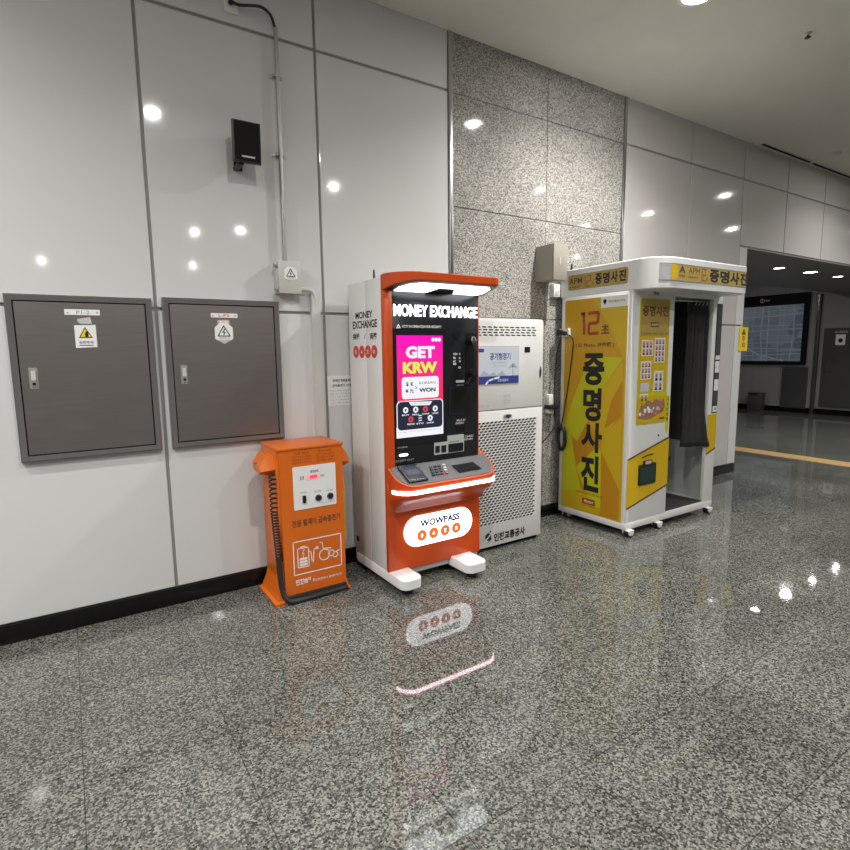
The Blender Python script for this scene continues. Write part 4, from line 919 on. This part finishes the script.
for k, c_ in enumerate('증명사진'):
    u0 = x_+.385+.15*k; b.text(Q, c_, u0, min(u0+.135, 4.882), 2.014, 2.112, 0, 'ink', .04)
lab(b.build('front_sign', fa, smooth=False), 'gold lettered sign wrapped round the roof front')
Q = side(BX0-.0055)
b = MB(); b.plate(Q, .10, .70, 2.0, 2.125, -.003, .001, 'grey_print', .02); b.plate(Q, .105, .695, 2.005, 2.12, .001, .002, 'sign_print', .018)
b.text(Q, 'APM', .115, .255, 2.05, 2.098, .002, 'brown', .01); b.text(Q, '즉석증명사진', .12, .23, 2.016, 2.03, .002, 'ink', .02); seg7(Q, .275, 2.018, .012, .085, '1', 'digit_red', .002); seg7(Q, .305, 2.018, .035, .085, '2', 'digit_red', .002); b.text(Q, '초', .352, .375, 2.02, 2.05, .002, 'digit_red', .02)
for k, c_ in enumerate('증명사진'): b.text(Q, c_, .39+.076*k, .455+.076*k, 2.022, 2.108, .002, 'ink', .04)
lab(b.build('side_sign', fa, smooth=False), 'gold lettered sign on the roof side')
# castors
for x, y in ((3.742, -.748), (3.745, -.10), (4.12, -.75), (4.875, -.748), (4.86, -.12)):
    b = MB(); b.box(x-.034, x+.034, y-.034, y+.034, .050, .0575, 'white_gloss', .003)
    for sg in (-1, 1): b.prism(Frame((x, y, 0), (1, 0, 0), (0, 0, 1)), [(-.032, .052), (-.030, .030), (-.012, .014), (.012, .014), (.030, .030), (.032, .052)], sg*.026, sg*.033, 'white_gloss')
    ca = b.build('castor', t)
    b = MB(); b.disc(Frame((x, y, .026), (1, 0, 0), (0, 0, 1)), 0, 0, .026, -.024, .024, 'rubber', 18); b.disc(Frame((x, y, .026), (1, 0, 0), (0, 0, 1)), 0, 0, .010, -.0345, .0345, 'lgrey', 12); b.build('wheel', ca)
b = MB(); b.tube([(3.765, -.07, 2.17), (3.765, -.07, 2.20), (3.765, -.07, 2.235)], [.012, .010, .007], 'black'); b.build('antenna', t)
# socket on the booth side
S = side(BX0-.004)
u, v = S.at(567.5, 333)
t2 = thing('power_cord', (3.66, -.08, .6), 'black power cord with white adapter on the booth side, hanging in a loose coil', 'cord')
b = MB(); b.plate(S, u-.06, u+.05, v-.035, v+.035, .0042, .03, 'white_gloss', .012); lab(b.build('adapter', t2), 'white plug adapter')
b = MB(); b.disc(side(BX0-.034), u-.035, v+.002, .026, 0, .035, 'black', 16); b.disc(side(BX0-.034), u+.018, v-.005, .018, 0, .03, 'black', 16); b.build('plug', t2)
xx = BX0-.012
b = MB(); b.tube(spline([(BX0-.06, -(u+.02), v-.005), (BX0-.04, -.19, 1.60), (xx, -.17, 1.48), (xx, -.13, 1.2), (xx, -.085, .95), (xx, -.06, .835), (xx-.01, -.07, .80)]), .0052, 'rubber', 8)
b.tube(spline([(BX0-.065, -(u-.035), v), (BX0-.06, -.08, 1.60), (BX0-.06, -.045, 1.5), (BX0-.06, -.025, 1.35), (BX0-.065, -.02, 1.15), (BX0-.055, -.02, .95), (xx-.01, -.045, .87), (xx-.005, -.06, .82)]), .0052, 'rubber', 8)
b.build('cable', t2)
pts = []
for k in range(6*24+1):
    a = 2*PI*k/24; c_ = k//24
    pts.append(Vector((xx-.012-.007*math.sin(a*1.3+c_), -.075+(.042+.004*math.sin(2.1*c_))*math.sin(a)-.012*math.sin(c_*1.7), .725+(.105+.006*math.cos(1.9*c_))*math.cos(a))))
b = MB(); b.tube(pts, .0052, 'rubber', 6); b.box(xx-.022, xx-.002, -.085, -.055, .81, .835, 'rubber', .004); b.build('cable_coil', t2)
b = MB(); b.tube(spline([(xx, -.035, .35), (xx-.004, -.035, .25), (xx-.002, -.03, .15), (xx-.01, -.012, .08)]), .0045, 'rubber', 6); b.build('lead_end', t2)

for q in (t, t2): q.location += Vector((-.05, -.037, 0))

# ================================================================== BEYOND THE OPENING
def yz(px, py, X=FARX): a = side(X).at(px, py); return a   # (-y, z)
FS = side(FARX)
t = thing('wall_map_display', (FARX, 3.3, 1.12), 'large dark city map display on the far wall through the opening', 'map display')
b = MB(); b.plate(FS, -4.9, -2.33, 1.10, 2.72, .0, .06, 'matte_black', .01); b.build('frame', t)
b = MB(); b.plate(FS, -4.82, -2.43, 1.18, 2.47, .06, .064, 'map')
rm = random.Random(11)
for k in range(13):
    z = 1.22+.095*k+rm.uniform(-.03, .03); a_ = rm.uniform(-.12, .12); b.stroke(FS, [(-4.8, z-a_*.5), (-3.9, z+rm.uniform(-.02, .02)), (-3.1, z+a_*.2), (-2.44, min(2.45, max(1.2, z+a_*.5)))], rm.choice([.008, .012, .02]), .064, .0645, 'map_line')
for k in range(13):
    x = -4.7+.175*k+rm.uniform(-.06, .06); a_ = rm.uniform(-.08, .08); b.stroke(FS, [(x, 1.19), (x+a_, 1.8), (min(x+a_*.6, -2.45), 2.46)], rm.choice([.008, .012, .022]), .0645, .065, 'map_line')
b.stroke(FS, [(-3.85, 1.62), (-3.4, 1.36), (-3.0, 1.24), (-2.8, 1.19)], .03, .065, .0655, 'map_line'); mp_ = b.build('map_screen', t, smooth=False)
b = MB(); b.ring(FS, -3.33, 2.60, .05, .038, .06, .062, 'lgrey'); b.text(FS, 'i', -3.34, -3.32, 2.575, 2.625, .06, 'lgrey', .02); b.text(FS, 'MAP', -3.26, -3.16, 2.575, 2.625, .06, 'lgrey', .02); b.build('header_mark', t, smooth=False)
b = MB(); b.plate(FS, -2.80, -2.27, .10, 1.05, .0, .03, 'far_dark', .006)
b.plate(FS, -2.77, -2.30, .14, 1.01, .03, .034, 'mirror', .004)
tag(b.build('vent_panel', smooth=False), 'dark grey metal panel on the wall under the map display', 'panel')
t = thing('waste_bin', (13.89, 3.25, 0), 'grey waste bin on the floor under the map display', 'bin')
b = MB(); b.box(13.78, 14.0, 3.10, 3.40, 0, .40, 'bin', .012); b.build('bin_body', t)
b = MB(); b.box(13.765, 14.015, 3.085, 3.415, .401, .43, 'bin', .01); b.box(13.755, 13.768, 3.17, 3.33, .403, .422, 'black'); b.build('bin_lid', t)
t = thing('metal_door', (FARX, 1.3, .1), 'dark grey steel service door on the far wall at the right edge', 'door')
b = MB(); b.plate(FS, -2.05, -.75, .13, 1.95, .0, .02, 'far_panel'); b.build('door_frame', t, smooth=False)
b = MB(); b.plate(FS, -2.0, -.80, .17, 1.90, .02, .05, 'far_dark', .004); dl = b.build('door_leaf', t)
b = MB(); a, c_ = yz(842, 334), yz(846, 344); b.plate(FS, a[0]-.09, a[0]+.09, c_[1]-.02, a[1]-.01, .05, .052, 'paper'); b.disc(FS, a[0], (c_[1]+a[1])/2-.03, .045, .052, .054, 'black'); b.text(FS, '소화전', a[0]-.12, a[0]+.12, a[1]+.02, a[1]+.07, .05, 'lgrey', .02); b.build('door_sign', dl, smooth=False)
b = MB(); b.plate(FS, -1.92, -1.88, .95, 1.12, .05, .075, 'steel', .006); b.build('handle', dl)
t = thing('caution_sign', (CORNER, -.005, 1.45), 'small yellow caution plate sticking out past the pillar edge', 'sign')
Y = front(-.005)
b = MB(); b.plate(Y, 6.695, 6.885, 1.462, 1.742, -.003, .003, 'caution', .006); pl_ = b.build('plate', t)
b = MB(); b.prism(Y, [(6.745, 1.655), (6.835, 1.655), (6.79, 1.73)], .003, .004, 'ink'); b.text(Y, '!', 6.785, 6.795, 1.663, 1.71, .0042, 'caution', .03)
for k in range(2): b.text(Y, '주의'[k], 6.755, 6.825, 1.575-.075*k, 1.64-.075*k, .003, 'digit_red', .03)
b.build('caution_print', pl_, smooth=False)

# ================================================================== RENDER SETTINGS
SC.view_settings.view_transform = 'Standard'; SC.view_settings.look = 'None'; SC.view_settings.gamma = 1; SC.view_settings.exposure = 0
SC.view_settings.use_curve_mapping = False
SC.cycles.use_denoising = True
SC.cycles.max_bounces = 8; SC.cycles.diffuse_bounces = 4; SC.cycles.glossy_bounces = 4
SC.cycles.sample_clamp_indirect = 6
